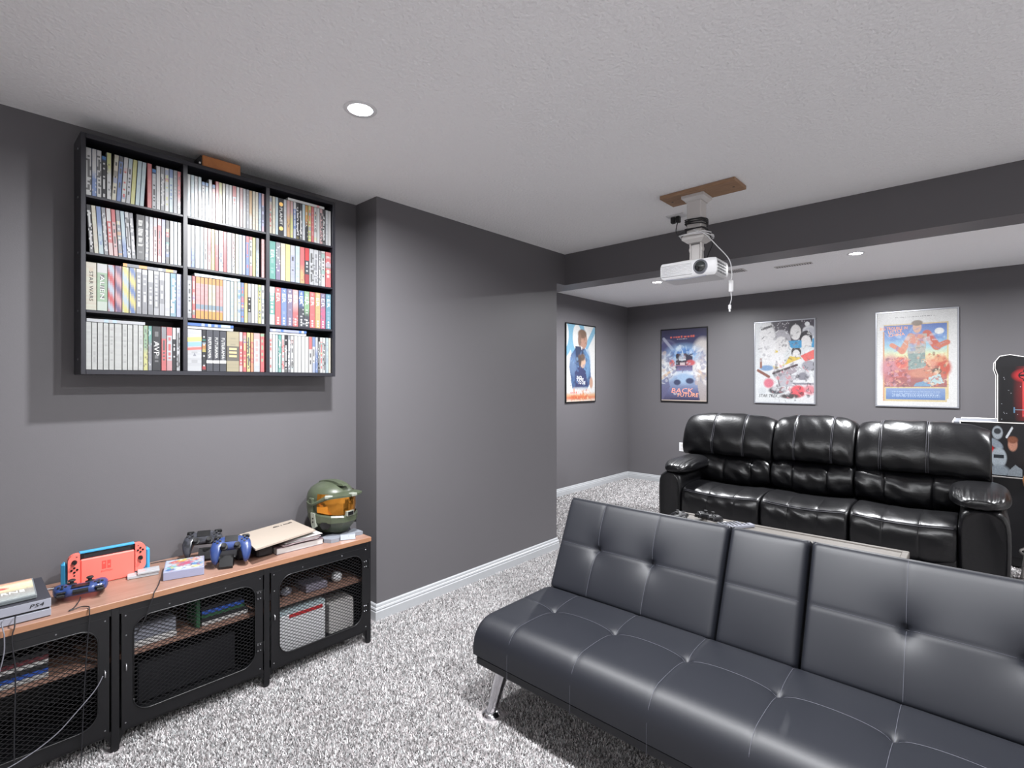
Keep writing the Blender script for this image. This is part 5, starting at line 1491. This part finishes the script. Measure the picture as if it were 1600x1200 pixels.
c.poly([(0.78, 0.43), (1, 0.36), (1, 0.47), (0.86, 0.5)], '#e8706c'); c.poly([(0.31, 0.33), (0.40, 0.36), (0.38, 0.46), (0.31, 0.47)], '#ddc45a'); c.poly([(0.52, 0.53), (0.60, 0.43), (0.80, 0.45), (0.78, 0.5), (0.6, 0.54)], '#e0c45c'); c.poly([(0.31, 0.55), (0.46, 0.5), (0.56, 0.55), (0.36, 0.62)], '#e2cc78', 0.8)
c.ell(0.40, 0.47, 0.11, 0.09, '#e9e8ea', 0.15); c.ell(0.22, 0.26, 0.15, 0.26, '#e8e7e8', 0.25); c.line(0.12, 0.08, 0.28, 0.05, 0.02, '#4a474c', 1, 0.3); c.line(0.12, 0.2, 0.17, 0.17, 0.012, '#55525a'); c.line(0.05, 0.33, 0.12, 0.32, 0.012, '#55525a')
c.ell(0.20, 0.57, 0.12, 0.035, '#7f9fc4', 0.4); c.line(0.10, 0.46, 0.10, 0.56, 0.02, '#9a6a5c', 1, .4); c.line(0.05, 0.60, 0.24, 0.68, 0.025, '#8a5a4e', 1, .4); c.ell(0.24, 0.76, 0.09, 0.06, '#d8788a', 0.4); c.ell(0.12, 0.86, 0.07, 0.045, '#d0d4d8', 0.15)
c.line(0.30, 0.62, 0.80, 0.48, 0.028, '#e6e4e6', 1, .3); c.line(0.32, 0.64, 0.72, 0.54, 0.02, '#5a4a50', 1, .3); c.poly([(0.36, 0.64), (0.72, 0.56), (0.72, 0.62), (0.5, 0.70)], '#a9a0a8'); c.rect(0.40, 0.66, 0.70, 0.80, '#b4b2ba', 0.9); c.line(0.38, 0.66, 0.46, 0.86, 0.012, '#3a3840')
c.ell(0.92, 0.55, 0.12, 0.06, '#a2a1aa', 0.2); c.ell(0.82, 0.68, 0.12, 0.08, '#c6c5cb', 0.2); c.ell(0.82, 0.68, 0.08, 0.05, '#8b8a94', 0.2); c.rect(0.66, 0.72, 1, 0.75, '#dfe0e2'); c.rect(0.66, 0.755, 1, 0.78, '#8d8c96')
c.ell(0.38, 0.85, 0.14, 0.045, '#55555c', 0.3); c.ell(0.42, 0.83, 0.13, 0.03, '#c4c4c8', 0.3); c.ell(0.74, 0.86, 0.13, 0.075, '#e6606a', 0.3); c.ell(0.93, 0.84, 0.09, 0.06, '#d98a94', 0.6); c.ell(0.60, 0.92, 0.16, 0.03, '#4e4648', 0.5); c.ell(0.90, 0.97, 0.16, 0.04, '#dcdcde', 0.2)
c.scrib(0.06, 0.36, 0.945, 0.005, '#8a8c90', 4, 1, 0.03); c.busy(.34, .06, .98, .5, ['#8f8e94', '#f0f0f0', '#5a585e'], 90, 48, .035, .55); c.busy(.3, .5, 1, .98, ['#6a686f', '#e9e9ea', '#35333a', '#a5a3ab', '#d98088'], 150, 49, .04, .6); c.busy(.08, .05, .3, .5, ['#c9c8cb', '#f2f2f2', '#a9a8ad'], 50, 50, .035, .6); c.noise(0.06, 3)
t, tx = poster('silver-framed pale comic collage poster, in the middle of the back wall', (-1.952, YK, 1.099), (1, 0, 0), (0, 0, 1), (0, -1, 0), 0.638, 0.957, c.a, mat('silver frame', '#a9abb2', 0.3, metal=0.6), 0.014)
tx('STAR TREK', 0.23, 0.918, 0.32, 0.036, M_TXTK, 0.2)
# four: white bordered sunset
c = Cv(100, 150, '#e3e3e2'); c.vgrad([(0, '#5a74b8'), (0.18, '#7d9fd6'), (0.34, '#a8d0dc'), (0.45, '#e2e6b8'), (0.56, '#e0a48c'), (0.75, '#c07a74'), (1, '#8f6a72')], 0.13, 0.85, 0.09, 0.89)
c.rect(0.09, 0.13, 0.89, 0.142, '#d9c49c'); c.rect(0.88, 0.13, 0.895, 0.92, '#dcc896'); c.rect(0.085, 0.2, 0.1, 0.95, '#d2a07c')
c.ell(0.79, 0.22, 0.055, 0.033, '#eef0ee', 0.2); c.ell(0.18, 0.6, 0.12, 0.14, '#c98e9a', 0.6, 0.9); c.ell(0.32, 0.54, 0.08, 0.06, '#d9746a', 0.4); c.ell(0.36, 0.68, 0.22, 0.06, '#b86a66', 0.6); c.ell(0.84, 0.60, 0.09, 0.09, '#c8604e', 0.5); c.ell(0.80, 0.50, 0.07, 0.04, '#dca07c', 0.4); c.ell(0.6, 0.66, 0.2, 0.05, '#cc8f7c', 0.6); c.rect(0.18, 0.70, 0.62, 0.79, '#9a6a6a', 0.5)
c.line(0.44, 0.26, 0.33, 0.42, 0.045, '#d99a80', 1, .3); c.line(0.33, 0.42, 0.20, 0.35, 0.035, '#d8917a', 1, .3); c.line(0.64, 0.24, 0.76, 0.38, 0.055, '#cc6a58', 1, .3); c.line(0.76, 0.38, 0.88, 0.34, 0.04, '#cf7a64', 1, .3)
c.poly([(0.42, 0.25), (0.64, 0.24), (0.62, 0.45), (0.61, 0.6), (0.42, 0.62), (0.40, 0.42)], '#b7b4ac'); c.ell(0.52, 0.30, 0.11, 0.06, '#d99684', 0.4); c.poly([(0.41, 0.45), (0.62, 0.44), (0.63, 0.58), (0.41, 0.62)], '#8fa3a0'); c.ell(0.52, 0.17, 0.055, 0.06, '#e0b49c', 0.2); c.ell(0.52, 0.125, 0.07, 0.03, '#8a7a6c', 0.3)
for k in range(4): c.line(0.44, 0.48 + 0.02 * k, 0.60, 0.475 + 0.02 * k, 0.004, '#6c8080')
c.ell(0.76, 0.64, 0.06, 0.04, '#6d5f56', 0.3); c.ell(0.75, 0.66, 0.03, 0.028, '#e6cfbc', 0.2); c.poly([(0.66, 0.70), (0.80, 0.66), (0.84, 0.76), (0.68, 0.78)], '#b9d2d6'); c.poly([(0.50, 0.76), (0.68, 0.72), (0.70, 0.79), (0.48, 0.79)], '#7fa0bc')
c.rect(0.10, 0.80, 0.88, 0.955, '#d8c79c'); c.vgrad([(0, '#8fa6cc'), (1, '#6484b8')], 0.812, 0.935, 0.12, 0.86)
for k in range(4): c.scrib(0.2, 0.8, 0.85 + 0.018 * k, 0.008, '#b9cbe4', 20 + k, 0.9, 0.03)
c.scrib(0.24, 0.74, 0.055, 0.008, '#8a8a8c', 7, 1, 0.03); c.scrib(0.3, 0.66, 0.073, 0.006, '#9a9a9c', 8, 1, 0.03); c.busy(.12, .5, .42, .8, ['#d98a86', '#a86a74', '#e8b49c', '#7d5a68', '#c8a0b0'], 110, 51, .035, .65); c.busy(.6, .45, .88, .78, ['#d98a6c', '#b85a4c', '#e8c4a0', '#8a6a60', '#e8dcc0'], 80, 52, .035, .65); c.busy(.42, .26, .62, .6, ['#8d9c98', '#c9cfc4', '#6f8482', '#dca890'], 60, 53, .03, .55); c.busy(.14, .15, .86, .42, ['#a9c4e4', '#6a86c4', '#d8e4ec'], 40, 54, .05, .4); c.noise(0.05, 4)
t, tx = poster('silver-framed white-bordered sunset poster, largest on the back wall above the sofa', (-0.772, YK, 1.098), (1, 0, 0), (0, 0, 1), (0, -1, 0), 0.652, 0.965, c.a, mat('silver frame', '#a9abb2', 0.3, metal=0.6), 0.014)
MO = mat('amber print', '#e89a5c', 0.5)
tx('BIG TROUBLE IN', 0.22, 0.17, 0.34, 0.03, MO); tx('LITTLE', 0.24, 0.205, 0.17, 0.028, MO, 0, 0.1); tx('CHINA', 0.26, 0.24, 0.2, 0.028, MO, 0, 0.1)

# wall outlet on the back wall
t = thing('wall_outlet', 'white wall outlet low on the back wall beside the recliner sofa', 'outlet', (-2.848, YK, 0.50))
pl = obj('plate', MB().rbox((-2.884, YK - 0.006, 0.443), (-2.812, YK - 0.0005, 0.558), 0.002), M_WHITE, t)
for z in (0.477, 0.524):
    obj('socket', MB().rbox((-2.862, YK - 0.0075, z - 0.015), (-2.834, YK - 0.006, z + 0.015), 0.0005), M_OFFWHITE, t)
# small items on the coffee table
rest(make_controller('black game controller lying on the coffee table', M_SATIN, M_BLACK, (-1.285, 3.312, CTZ), frame_from((-0.2, -0.98, 0), (0, 0, 1))), CTZ - 0.006)
rest(make_controller('second black game controller on the coffee table, nearer its left rim', M_SATIN, M_BLACK, (-1.43, 3.185, CTZ), frame_from((0.9, 0.3, 0), (0, 0, 1))), CTZ - 0.006)
def remote(label, c, ang, l_, m):
    t = thing('remote_control', label, 'remote control', (c[0], c[1], CTZ - 0.0056))
    mb = MB(); mb.M = Matrix.Translation((c[0], c[1], CTZ - 0.0056)) @ Matrix.Rotation(ang, 4, 'Z')
    mb.rbox((-0.024, -l_ / 2, 0), (0.024, l_ / 2, 0.02), 0.004); obj('body', mb, m, t)
    for i in range(3):
        for j in range(5):
            m2 = MB(); m2.M = mb.M; m2.rbox((-0.018 + 0.013 * i, -l_ * 0.4 + j * l_ * 0.16, 0.02), (-0.009 + 0.013 * i, -l_ * 0.4 + j * l_ * 0.16 + 0.010, 0.022), 0.0006)
            obj('button', m2, M_RUBBER if m is not M_BLACK else M_SILVER, t)
remote('silver remote control lying on the coffee table', (-1.085, 3.312), math.radians(-35), 0.17, M_SILVER)
remote('grey remote control next to the silver one on the coffee table', (-1.150, 3.303), math.radians(-35), 0.15, mat('grey remote', '#6d7078', 0.45))
t = thing('paper_slip', 'small white paper slip lying on the coffee table between controller and remotes', 'paper', (-1.205, 3.36, CTZ - 0.0056))
mb = MB(); mb.M = Matrix.Translation((-1.205, 3.36, CTZ - 0.0054)) @ Matrix.Rotation(0.5, 4, 'Z'); mb.box((-0.04, -0.03, 0), (0.04, 0.03, 0.0008)); obj('sheet', mb, M_PAPER, t)

# ------------------------------------------------------------------ projector, its mount and cables
pb = thing('mounting_board', 'raw wood board screwed to the ceiling above the projector', 'board', (-1.12, 2.79, H))
mb = MB(); mb.M = Matrix.Translation((-1.12, 2.79, H)) @ Matrix.Rotation(math.radians(-0.5), 4, 'Z')
mb.rbox((-0.207, -0.085, -0.021), (0.207, 0.085, -0.0005), 0.002); obj('board', mb, M_PINE, pb)
for x in (-0.17, 0.17):
    m2 = MB(); m2.M = mb.M; m2.cyl((x, 0.0, -0.021), (x, 0.0, -0.0225), 0.006, n=10); obj('screw', m2, mat('dark screw', '#5a4a40', 0.5), pb)
PX, PY = -1.153, 2.80
pm = thing('projector_mount', 'white ceiling mount post holding the projector under the wood board', 'projector mount', (PX, PY, H - 0.0215))
z0 = H - 0.0215
def ring_sq(hx, hy, z): return [(PX + sx * hx, PY + sy * hy, z) for sx, sy in ((-1, -1), (1, -1), (1, 1), (-1, 1))]
obj('ceiling_flange', MB().loft([ring_sq(0.062, 0.062, z0), ring_sq(0.062, 0.062, z0 - 0.016), ring_sq(0.046, 0.046, z0 - 0.03), ring_sq(0.046, 0.046, z0 - 0.034)]), M_OFFWHITE, pm, fix=True)
obj('post', MB().rbox((PX - 0.040, PY - 0.040, 2.158), (PX + 0.040, PY + 0.040, z0 - 0.03), 0.004), M_OFFWHITE, pm)
obj('lower_plate', MB().loft([ring_sq(0.05, 0.05, 2.165), ring_sq(0.062, 0.055, 2.15), ring_sq(0.062, 0.055, 2.135), ring_sq(0.040, 0.035, 2.118)]), M_OFFWHITE, pm)
for sx in (-1, 1):
    obj('yoke_arm', MB().prism([(PY - 0.018, 2.125), (PY + 0.018, 2.125), (PY + 0.012, 2.075), (PY + 0.016, 2.022), (PY - 0.016, 2.022), (PY - 0.012, 2.075)], 0, PX + sx * 0.030 - 0.004, PX + sx * 0.030 + 0.004), M_OFFWHITE, pm)
obj('tilt_joint', MB().cyl((PX - 0.038, PY, 2.085), (PX + 0.038, PY, 2.085), 0.014, n=16), M_OFFWHITE, pm, auto=40)
obj('tilt_block', MB().rbox((PX - 0.024, PY - 0.02, 2.024), (PX + 0.024, PY + 0.02, 2.11), 0.004), M_OFFWHITE, pm)
PZ1 = 2.012
pr_ = thing('projector', 'white projector hanging upside down from the ceiling mount', 'projector', (-1.17, 2.80, 1.92), (0, 0, math.radians(3)))
# local frame: x along the front, -y is the lens side
def pl_(mb, nm, m, par=None, **k): return obj(nm, mb, m, par or pr_, local=True, **k)
bd = MB()
prof = [(-0.158, -0.085), (-0.15, -0.098), (0.13, -0.102), (0.155, -0.092), (0.158, 0.09), (0.145, 0.105), (-0.145, 0.105), (-0.158, 0.09)]
rings = []
for z, s in ((-0.002, 0.90), (0.006, 0.97), (0.02, 1.0), (0.07, 1.0), (0.082, 0.985), (0.088, 0.95)):
    rings.append([(x * s, y * (s if z > 0.01 else s * 0.98), z + (0.010 if False else 0)) for x, y in prof])
bd.loft(rings); body = pl_(bd, 'body', M_WHITE, auto=30)
obj('lens_ring', MB().cyl((0.072, -0.098, 0.046), (0.072, -0.1075, 0.046), 0.040, 0.037, 32), M_SILVER, pr_, local=True, auto=40)
ln = obj('lens', MB().lathe([(0.0, 0.012), (0.012, 0.011), (0.022, 0.0075), (0.029, 0.002), (0.031, 0.0), (0.0, -0.002)], (0, 0, 0), 28), M_GLASSB, pr_, local=True, smooth=True)
ln.location = (0.072, -0.1065, 0.046); ln.rotation_euler = (PI / 2, 0, 0)
lb = obj('lens_barrel', MB().lathe([(0.031, 0.0), (0.034, 0.003), (0.036, 0.0)], (0, 0, 0), 28, caps=False), M_BLACK, pr_, local=True, smooth=True)
lb.location = (0.072, -0.107, 0.046); lb.rotation_euler = (PI / 2, 0, 0)
for k in range(9):
    z = 0.014 + 0.0072 * k
    pl_(MB().rbox((-0.146, -0.1045, z), (0.026, -0.0995, z + 0.0042), 0.0008), 'grille_slat', M_WHITE)
for i in range(8):
    for j in range(4):
        mb = MB(); y = -0.075 + 0.018 * i; z = 0.016 + 0.016 * j + 0.001 * (i % 2)
        mb.M = Matrix.Translation((0.1572, y, z)) @ Matrix.Rotation(0.3, 4, 'X'); mb.rbox((-0.0004, -0.0045, -0.006), (0.0008, 0.0045, 0.006), 0.0003)
        pl_(mb, 'vent_slot', mat('vent shadow grey', '#4a4a4e', 0.6))
pl_(MB().rbox((-0.11, -0.06, 0.086), (0.10, 0.06, 0.094), 0.003), 'mount_plate', M_OFFWHITE)
pl_(MB().tube([(-0.13, -0.07, 0.088), (-0.02, -0.05, 0.098), (0.06, -0.06, 0.096)], 0.004, 6), 'bracket_arm', M_OFFWHITE)
pl_(MB().tube([(-0.1, 0.07, 0.088), (0.02, 0.05, 0.098), (0.12, 0.07, 0.090)], 0.004, 6), 'bracket_arm', M_OFFWHITE)
pl_(MB().tube([(-0.12, -0.09, -0.003), (-0.02, -0.098, -0.010), (0.10, -0.096, -0.004)], 0.003, 6), 'adjusting_foot', M_SILVER)
# cables
def coil(label, m, zc, n, r, hx, dz, rad, seed):
    R = np.random.default_rng(seed); pts = []
    for k in range(n * 16 + 1):
        a = 2 * PI * k / 16
        q = rad * (1 + 0.035 * math.sin(3 * a + seed) + 0.015 * R.standard_normal())
        sq = 1 / max(abs(math.cos(a)), abs(math.sin(a))) ** 0.6
        pts.append((PX + q * sq * math.cos(a), PY + q * sq * math.sin(a), zc + dz * (k / (n * 16) - 0.5) + 0.008 * math.sin(a * 0.5 + seed)))
    o = obj('cable', MB().tube(pts, r, 6), m, None, smooth=True, origin=(PX, PY, zc)); tag(o, label, 'cable')
coil('black cable wound round the projector mount post', M_CABLE, 2.232, 5, 0.0032, 0, 0.030, 0.053, 1)
coil('second black cable wrapped lower round the mount post', M_CABLE, 2.190, 2, 0.003, 0, 0.008, 0.054, 4)
coil('white cable looped loosely round the mount above its lower plate', M_WHITE, 2.156, 2, 0.0035, 0, 0.010, 0.080, 7)
cable('white cable hanging from the mount down past the projector', [(PX + 0.01, PY - 0.068, 2.180), (PX + 0.075, PY - 0.075, 2.142), (PX + 0.12, PY - 0.02, 2.08), (PX + 0.165, PY + 0.03, 2.01), (PX + 0.170, PY + 0.06, 1.94), (PX + 0.168, PY + 0.05, 1.90)], 0.0028, M_WHITE)
cable('black power cable from the ceiling outlet to the mount post', [(-1.40, 3.10, H - 0.045), (-1.405, 3.09, 2.30), (-1.37, 3.05, 2.262), (-1.30, 2.98, 2.252), (-1.22, 2.87, 2.215)], 0.003, M_CABLE)
cable('black cable curving from the post down behind the projector', [(PX + 0.058, PY + 0.01, 2.185), (PX + 0.085, PY, 2.12), (PX + 0.085, PY, 2.09), (PX + 0.06, PY + 0.02, 2.06), (PX + 0.03, PY + 0.06, 2.02)], 0.003, M_CABLE)
t = thing('cable_adapter', 'white inline adapter and plug hanging beside the projector', 'adapter', (PX + 0.168, PY + 0.05, 1.79))
X_, Y_ = PX + 0.168, PY + 0.05
obj('body', MB().rbox((X_ - 0.011, Y_ - 0.008, 1.835), (X_ + 0.011, Y_ + 0.008, 1.90), 0.004), M_WHITE, t)
obj('cord', MB().tube(catmull([(X_, Y_, 1.836), (X_ + 0.003, Y_, 1.80), (X_ - 0.004, Y_, 1.772), (X_ - 0.006, Y_, 1.765)]), 0.0022, 6), M_WHITE, t, smooth=True)
obj('plug', MB().rbox((X_ - 0.013, Y_ - 0.005, 1.743), (X_ + 0.001, Y_ + 0.005, 1.767), 0.002).rbox((X_ - 0.010, Y_ - 0.003, 1.730), (X_ - 0.002, Y_ + 0.003, 1.743), 0.0005), M_WHITE, t)
t = thing('ceiling_outlet', 'white ceiling outlet with a black plug behind the projector mount', 'outlet', (-1.40, 3.10, H))
obj('plate', MB().rbox((-1.46, 3.06, H - 0.006), (-1.345, 3.14, H - 0.0005), 0.002), M_WHITE, t)
for k, x in enumerate((-1.428, -1.395)):
    obj('plug', MB().rbox((x - 0.013, 3.085, H - 0.045), (x + 0.013, 3.115, H - 0.006), 0.004), M_BLACK, t)

# ceiling vent in the far half
t = thing('ceiling_vent', 'long narrow ceiling vent midway between the far room lights', 'vent', (-1.22, 5.105, H))
obj('frame', MB().rbox((-1.372, 5.07, H - 0.006), (-1.068, 5.14, H - 0.0005), 0.002), M_OFFWHITE, t)
for k in range(14):
    x = -1.355 + 0.0205 * k
    obj('slat', MB().rbox((x, 5.082, H - 0.0072), (x + 0.010, 5.128, H - 0.006), 0.0004), mat('vent dark grey', '#5c5a5c', 0.6), t)

t = thing('ceiling_vent', 'small dark ceiling vent seen just right of the projector', 'vent', (-1.66, 5.0, H))
obj('frame', MB().rbox((-1.76, 4.93, H - 0.006), (-1.60, 5.07, H - 0.0005), 0.002), M_OFFWHITE, t)
for k in range(7):
    obj('slat', MB().rbox((-1.748 + 0.0205 * k, 4.945, H - 0.0072), (-1.736 + 0.0205 * k, 5.055, H - 0.006), 0.0004), mat('vent dark grey', '#5c5a5c', 0.6), t)

# ------------------------------------------------------------------ arcade cabinet at the right
AY0, AY1 = 5.18, 5.70
ac = thing('arcade_cabinet', 'black arcade cabinet with white trimmed printed side panels at the right edge', 'arcade cabinet', (0.45, 5.44, 0))
M_ACB = mat('black laminate', '#17171b', 0.35)
obj('riser', MB().rbox((0.09, AY0 + 0.012, 0.08), (0.78, AY1 - 0.012, 0.655), 0.004), M_ACB, ac)
obj('plinth', MB().rbox((0.11, AY0 + 0.03, 0.012), (0.76, AY1 - 0.03, 0.08), 0.002), M_ACB, ac)
low = [(-0.09, 0.655), (0.258, 0.655), (0.258, 1.045), (-0.09, 1.045)]
upp = [(0.118, 1.058), (0.118, 1.40), (0.104, 1.45), (0.106, 1.50), (0.128, 1.535), (0.18, 1.545), (0.26, 1.525), (0.34, 1.478), (0.42, 1.455), (0.60, 1.455), (0.60, 1.058)]
for y0, y1 in ((AY0, AY0 + 0.014), (AY1 - 0.014, AY1)):
    pn = obj('side_panel', MB().prism([(-0.09, 0.655), (0.258, 0.655), (0.258, 1.05), (-0.09, 1.05)], 1, y0, y1), M_ACB, ac)
    obj('trim_strip', MB().tube([(x, (y0 + y1) / 2, z) for x, z in [(-0.09, 0.655), (0.258, 0.655), (0.258, 1.05), (-0.09, 1.05), (-0.09, 0.655)]], 0.0085, 6), M_OFFWHITE, pn)
    pn = obj('side_wing', MB().prism(upp, 1, y0, y1), M_ACB, ac)
    obj('trim_strip', MB().tube([(x, (y0 + y1) / 2, z) for x, z in upp + [upp[0]]], 0.005, 6), M_OFFWHITE, pn)
obj('body', MB().box((-0.08, AY0 + 0.014, 0.66), (0.25, AY1 - 0.014, 1.04)), M_ACB, ac)
obj('control_deck', MB().prism([(-0.13, 1.028), (0.60, 1.045), (0.60, 1.060), (-0.13, 1.046)], 1, AY0 + 0.002, AY1 - 0.002), mat('grey deck print', '#7a7d84', 0.35), ac)
obj('deck_edge', MB().rbox((-0.138, AY0, 1.022), (-0.128, AY1, 1.050), 0.003), M_OFFWHITE, ac)
obj('screen_housing', MB().prism([(0.26, 1.06), (0.36, 1.43), (0.60, 1.43), (0.60, 1.06)], 1, AY0 + 0.016, AY1 - 0.016), M_ACB, ac)
# print on the upper wing: a red vertical beam with a cogged roundel above
c = Cv(72, 96, '#121216')
c.ell(0.50, 0.5, 0.17, 0.5, '#7d1c20', 1.4); c.rect(0.40, 0.26, 0.62, 0.93, '#c2343a', 0.9); c.ell(0.51, 0.45, 0.08, 0.45, '#e85a58', 0.8); c.rect(0.455, 0.28, 0.565, 0.66, '#f2e4e2'); c.ell(0.51, 0.17, 0.27, 0.115, '#b8262c', 0.5); c.ell(0.51, 0.05, 0.03, 0.1, '#b8262c', 0.8)
c.ell(0.51, 0.17, 0.185, 0.082, '#16161a', 0.05); c.ell(0.51, 0.17, 0.155, 0.068, '#c9383c', 0.05)
for k in range(6):
    a = k * PI / 3
    c.line(0.51 + 0.05 * math.cos(a), 0.17 + 0.05 * math.sin(a) / c.ar, 0.51 + 0.135 * math.cos(a), 0.17 + 0.135 * math.sin(a) / c.ar, 0.026, '#16161a', 1, 0.3)
c.ell(0.51, 0.17, 0.05, 0.022, '#c9383c', 0.1)
for x, y, s in ((0.40, 0.80, 1.0), (0.66, 0.66, 0.5), (0.52, 0.60, 0.35)):
    c.rect(x - 0.16 * s, y - 0.05 * s, x - 0.13 * s, y + 0.05 * s, '#5f86a6'); c.rect(x + 0.06 * s, y - 0.05 * s, x + 0.09 * s, y + 0.05 * s, '#5f86a6'); c.rect(x - 0.14 * s, y - 0.006, x + 0.07 * s, y + 0.006, '#8aa6b8')
R1 = np.random.default_rng(6)
for _ in range(26): c.ell(R1.uniform(0, 1), R1.uniform(0, 1), 0.008, 0.006, '#b9bcc6', 0.6)
painted('wing_print', (0.135, AY0 - 0.0012, 1.068), (0.27, 0, 0), (0, 0, 0.395), c.a[:, :, :], ac)
# generic print on the lower panel
c = Cv(64, 72, '#15151a')
c.ell(0.24, 0.16, 0.16, 0.13, '#9aa3ab', 0.25); c.ell(0.24, 0.13, 0.11, 0.06, '#2c3036', 0.3); c.line(0.52, 0.24, 0.68, 0.06, 0.03, '#c6ccd2', 1, .3); c.ell(0.18, 0.38, 0.24, 0.08, '#8c98a4', 0.3, 1, 0.35); c.ell(0.70, 0.38, 0.14, 0.13, '#b5826e', 0.3); c.ell(0.70, 0.29, 0.15, 0.07, '#7a4a36', 0.4); c.ell(0.06, 0.58, 0.1, 0.14, '#c2262c', 0.6)
c.ell(0.28, 0.66, 0.24, 0.20, '#a9b4bd', 0.2); c.rect(0.12, 0.60, 0.44, 0.67, '#2a3038'); c.ell(0.3, 0.92, 0.3, 0.12, '#8d98a2', 0.4); c.poly([(0.58, 0.9), (0.78, 0.78), (0.98, 0.86), (0.98, 1), (0.55, 1)], '#8b949c', 0.9); c.noise(0.1, 6)
painted('panel_print', (0.072, AY0 - 0.0012, 0.668), (0.175, 0, 0), (0, 0, 0.368), c.a, ac)
# stool right of the cabinet, cut by the frame
t = thing('bar_stool', 'brown-seated stool with pale legs beside the arcade cabinet at the right edge', 'stool', (0.40, 4.80, 0))
obj('seat', MB().lathe([(0.0, 0.64), (0.15, 0.64), (0.17, 0.66), (0.175, 0.70), (0.165, 0.73), (0.0, 0.74)], (0.40, 4.80, 0), 28), mat('tan leather seat', '#8a5a34', 0.45), t, auto=40)
for sx in (-1, 1):
    for sy in (-1, 1):
        obj('leg', MB().cyl((0.40 + sx * 0.10, 4.80 + sy * 0.10, 0.645), (0.40 + sx * 0.165, 4.80 + sy * 0.165, 0.004), 0.014, 0.012, 12), M_OFFWHITE, t, auto=40)
obj('foot_ring', MB().tube([(0.40 + 0.185 * math.cos(q), 4.80 + 0.185 * math.sin(q), 0.22) for q in [2 * PI * k / 28 for k in range(29)]], 0.008, 6), M_OFFWHITE, t, smooth=True)
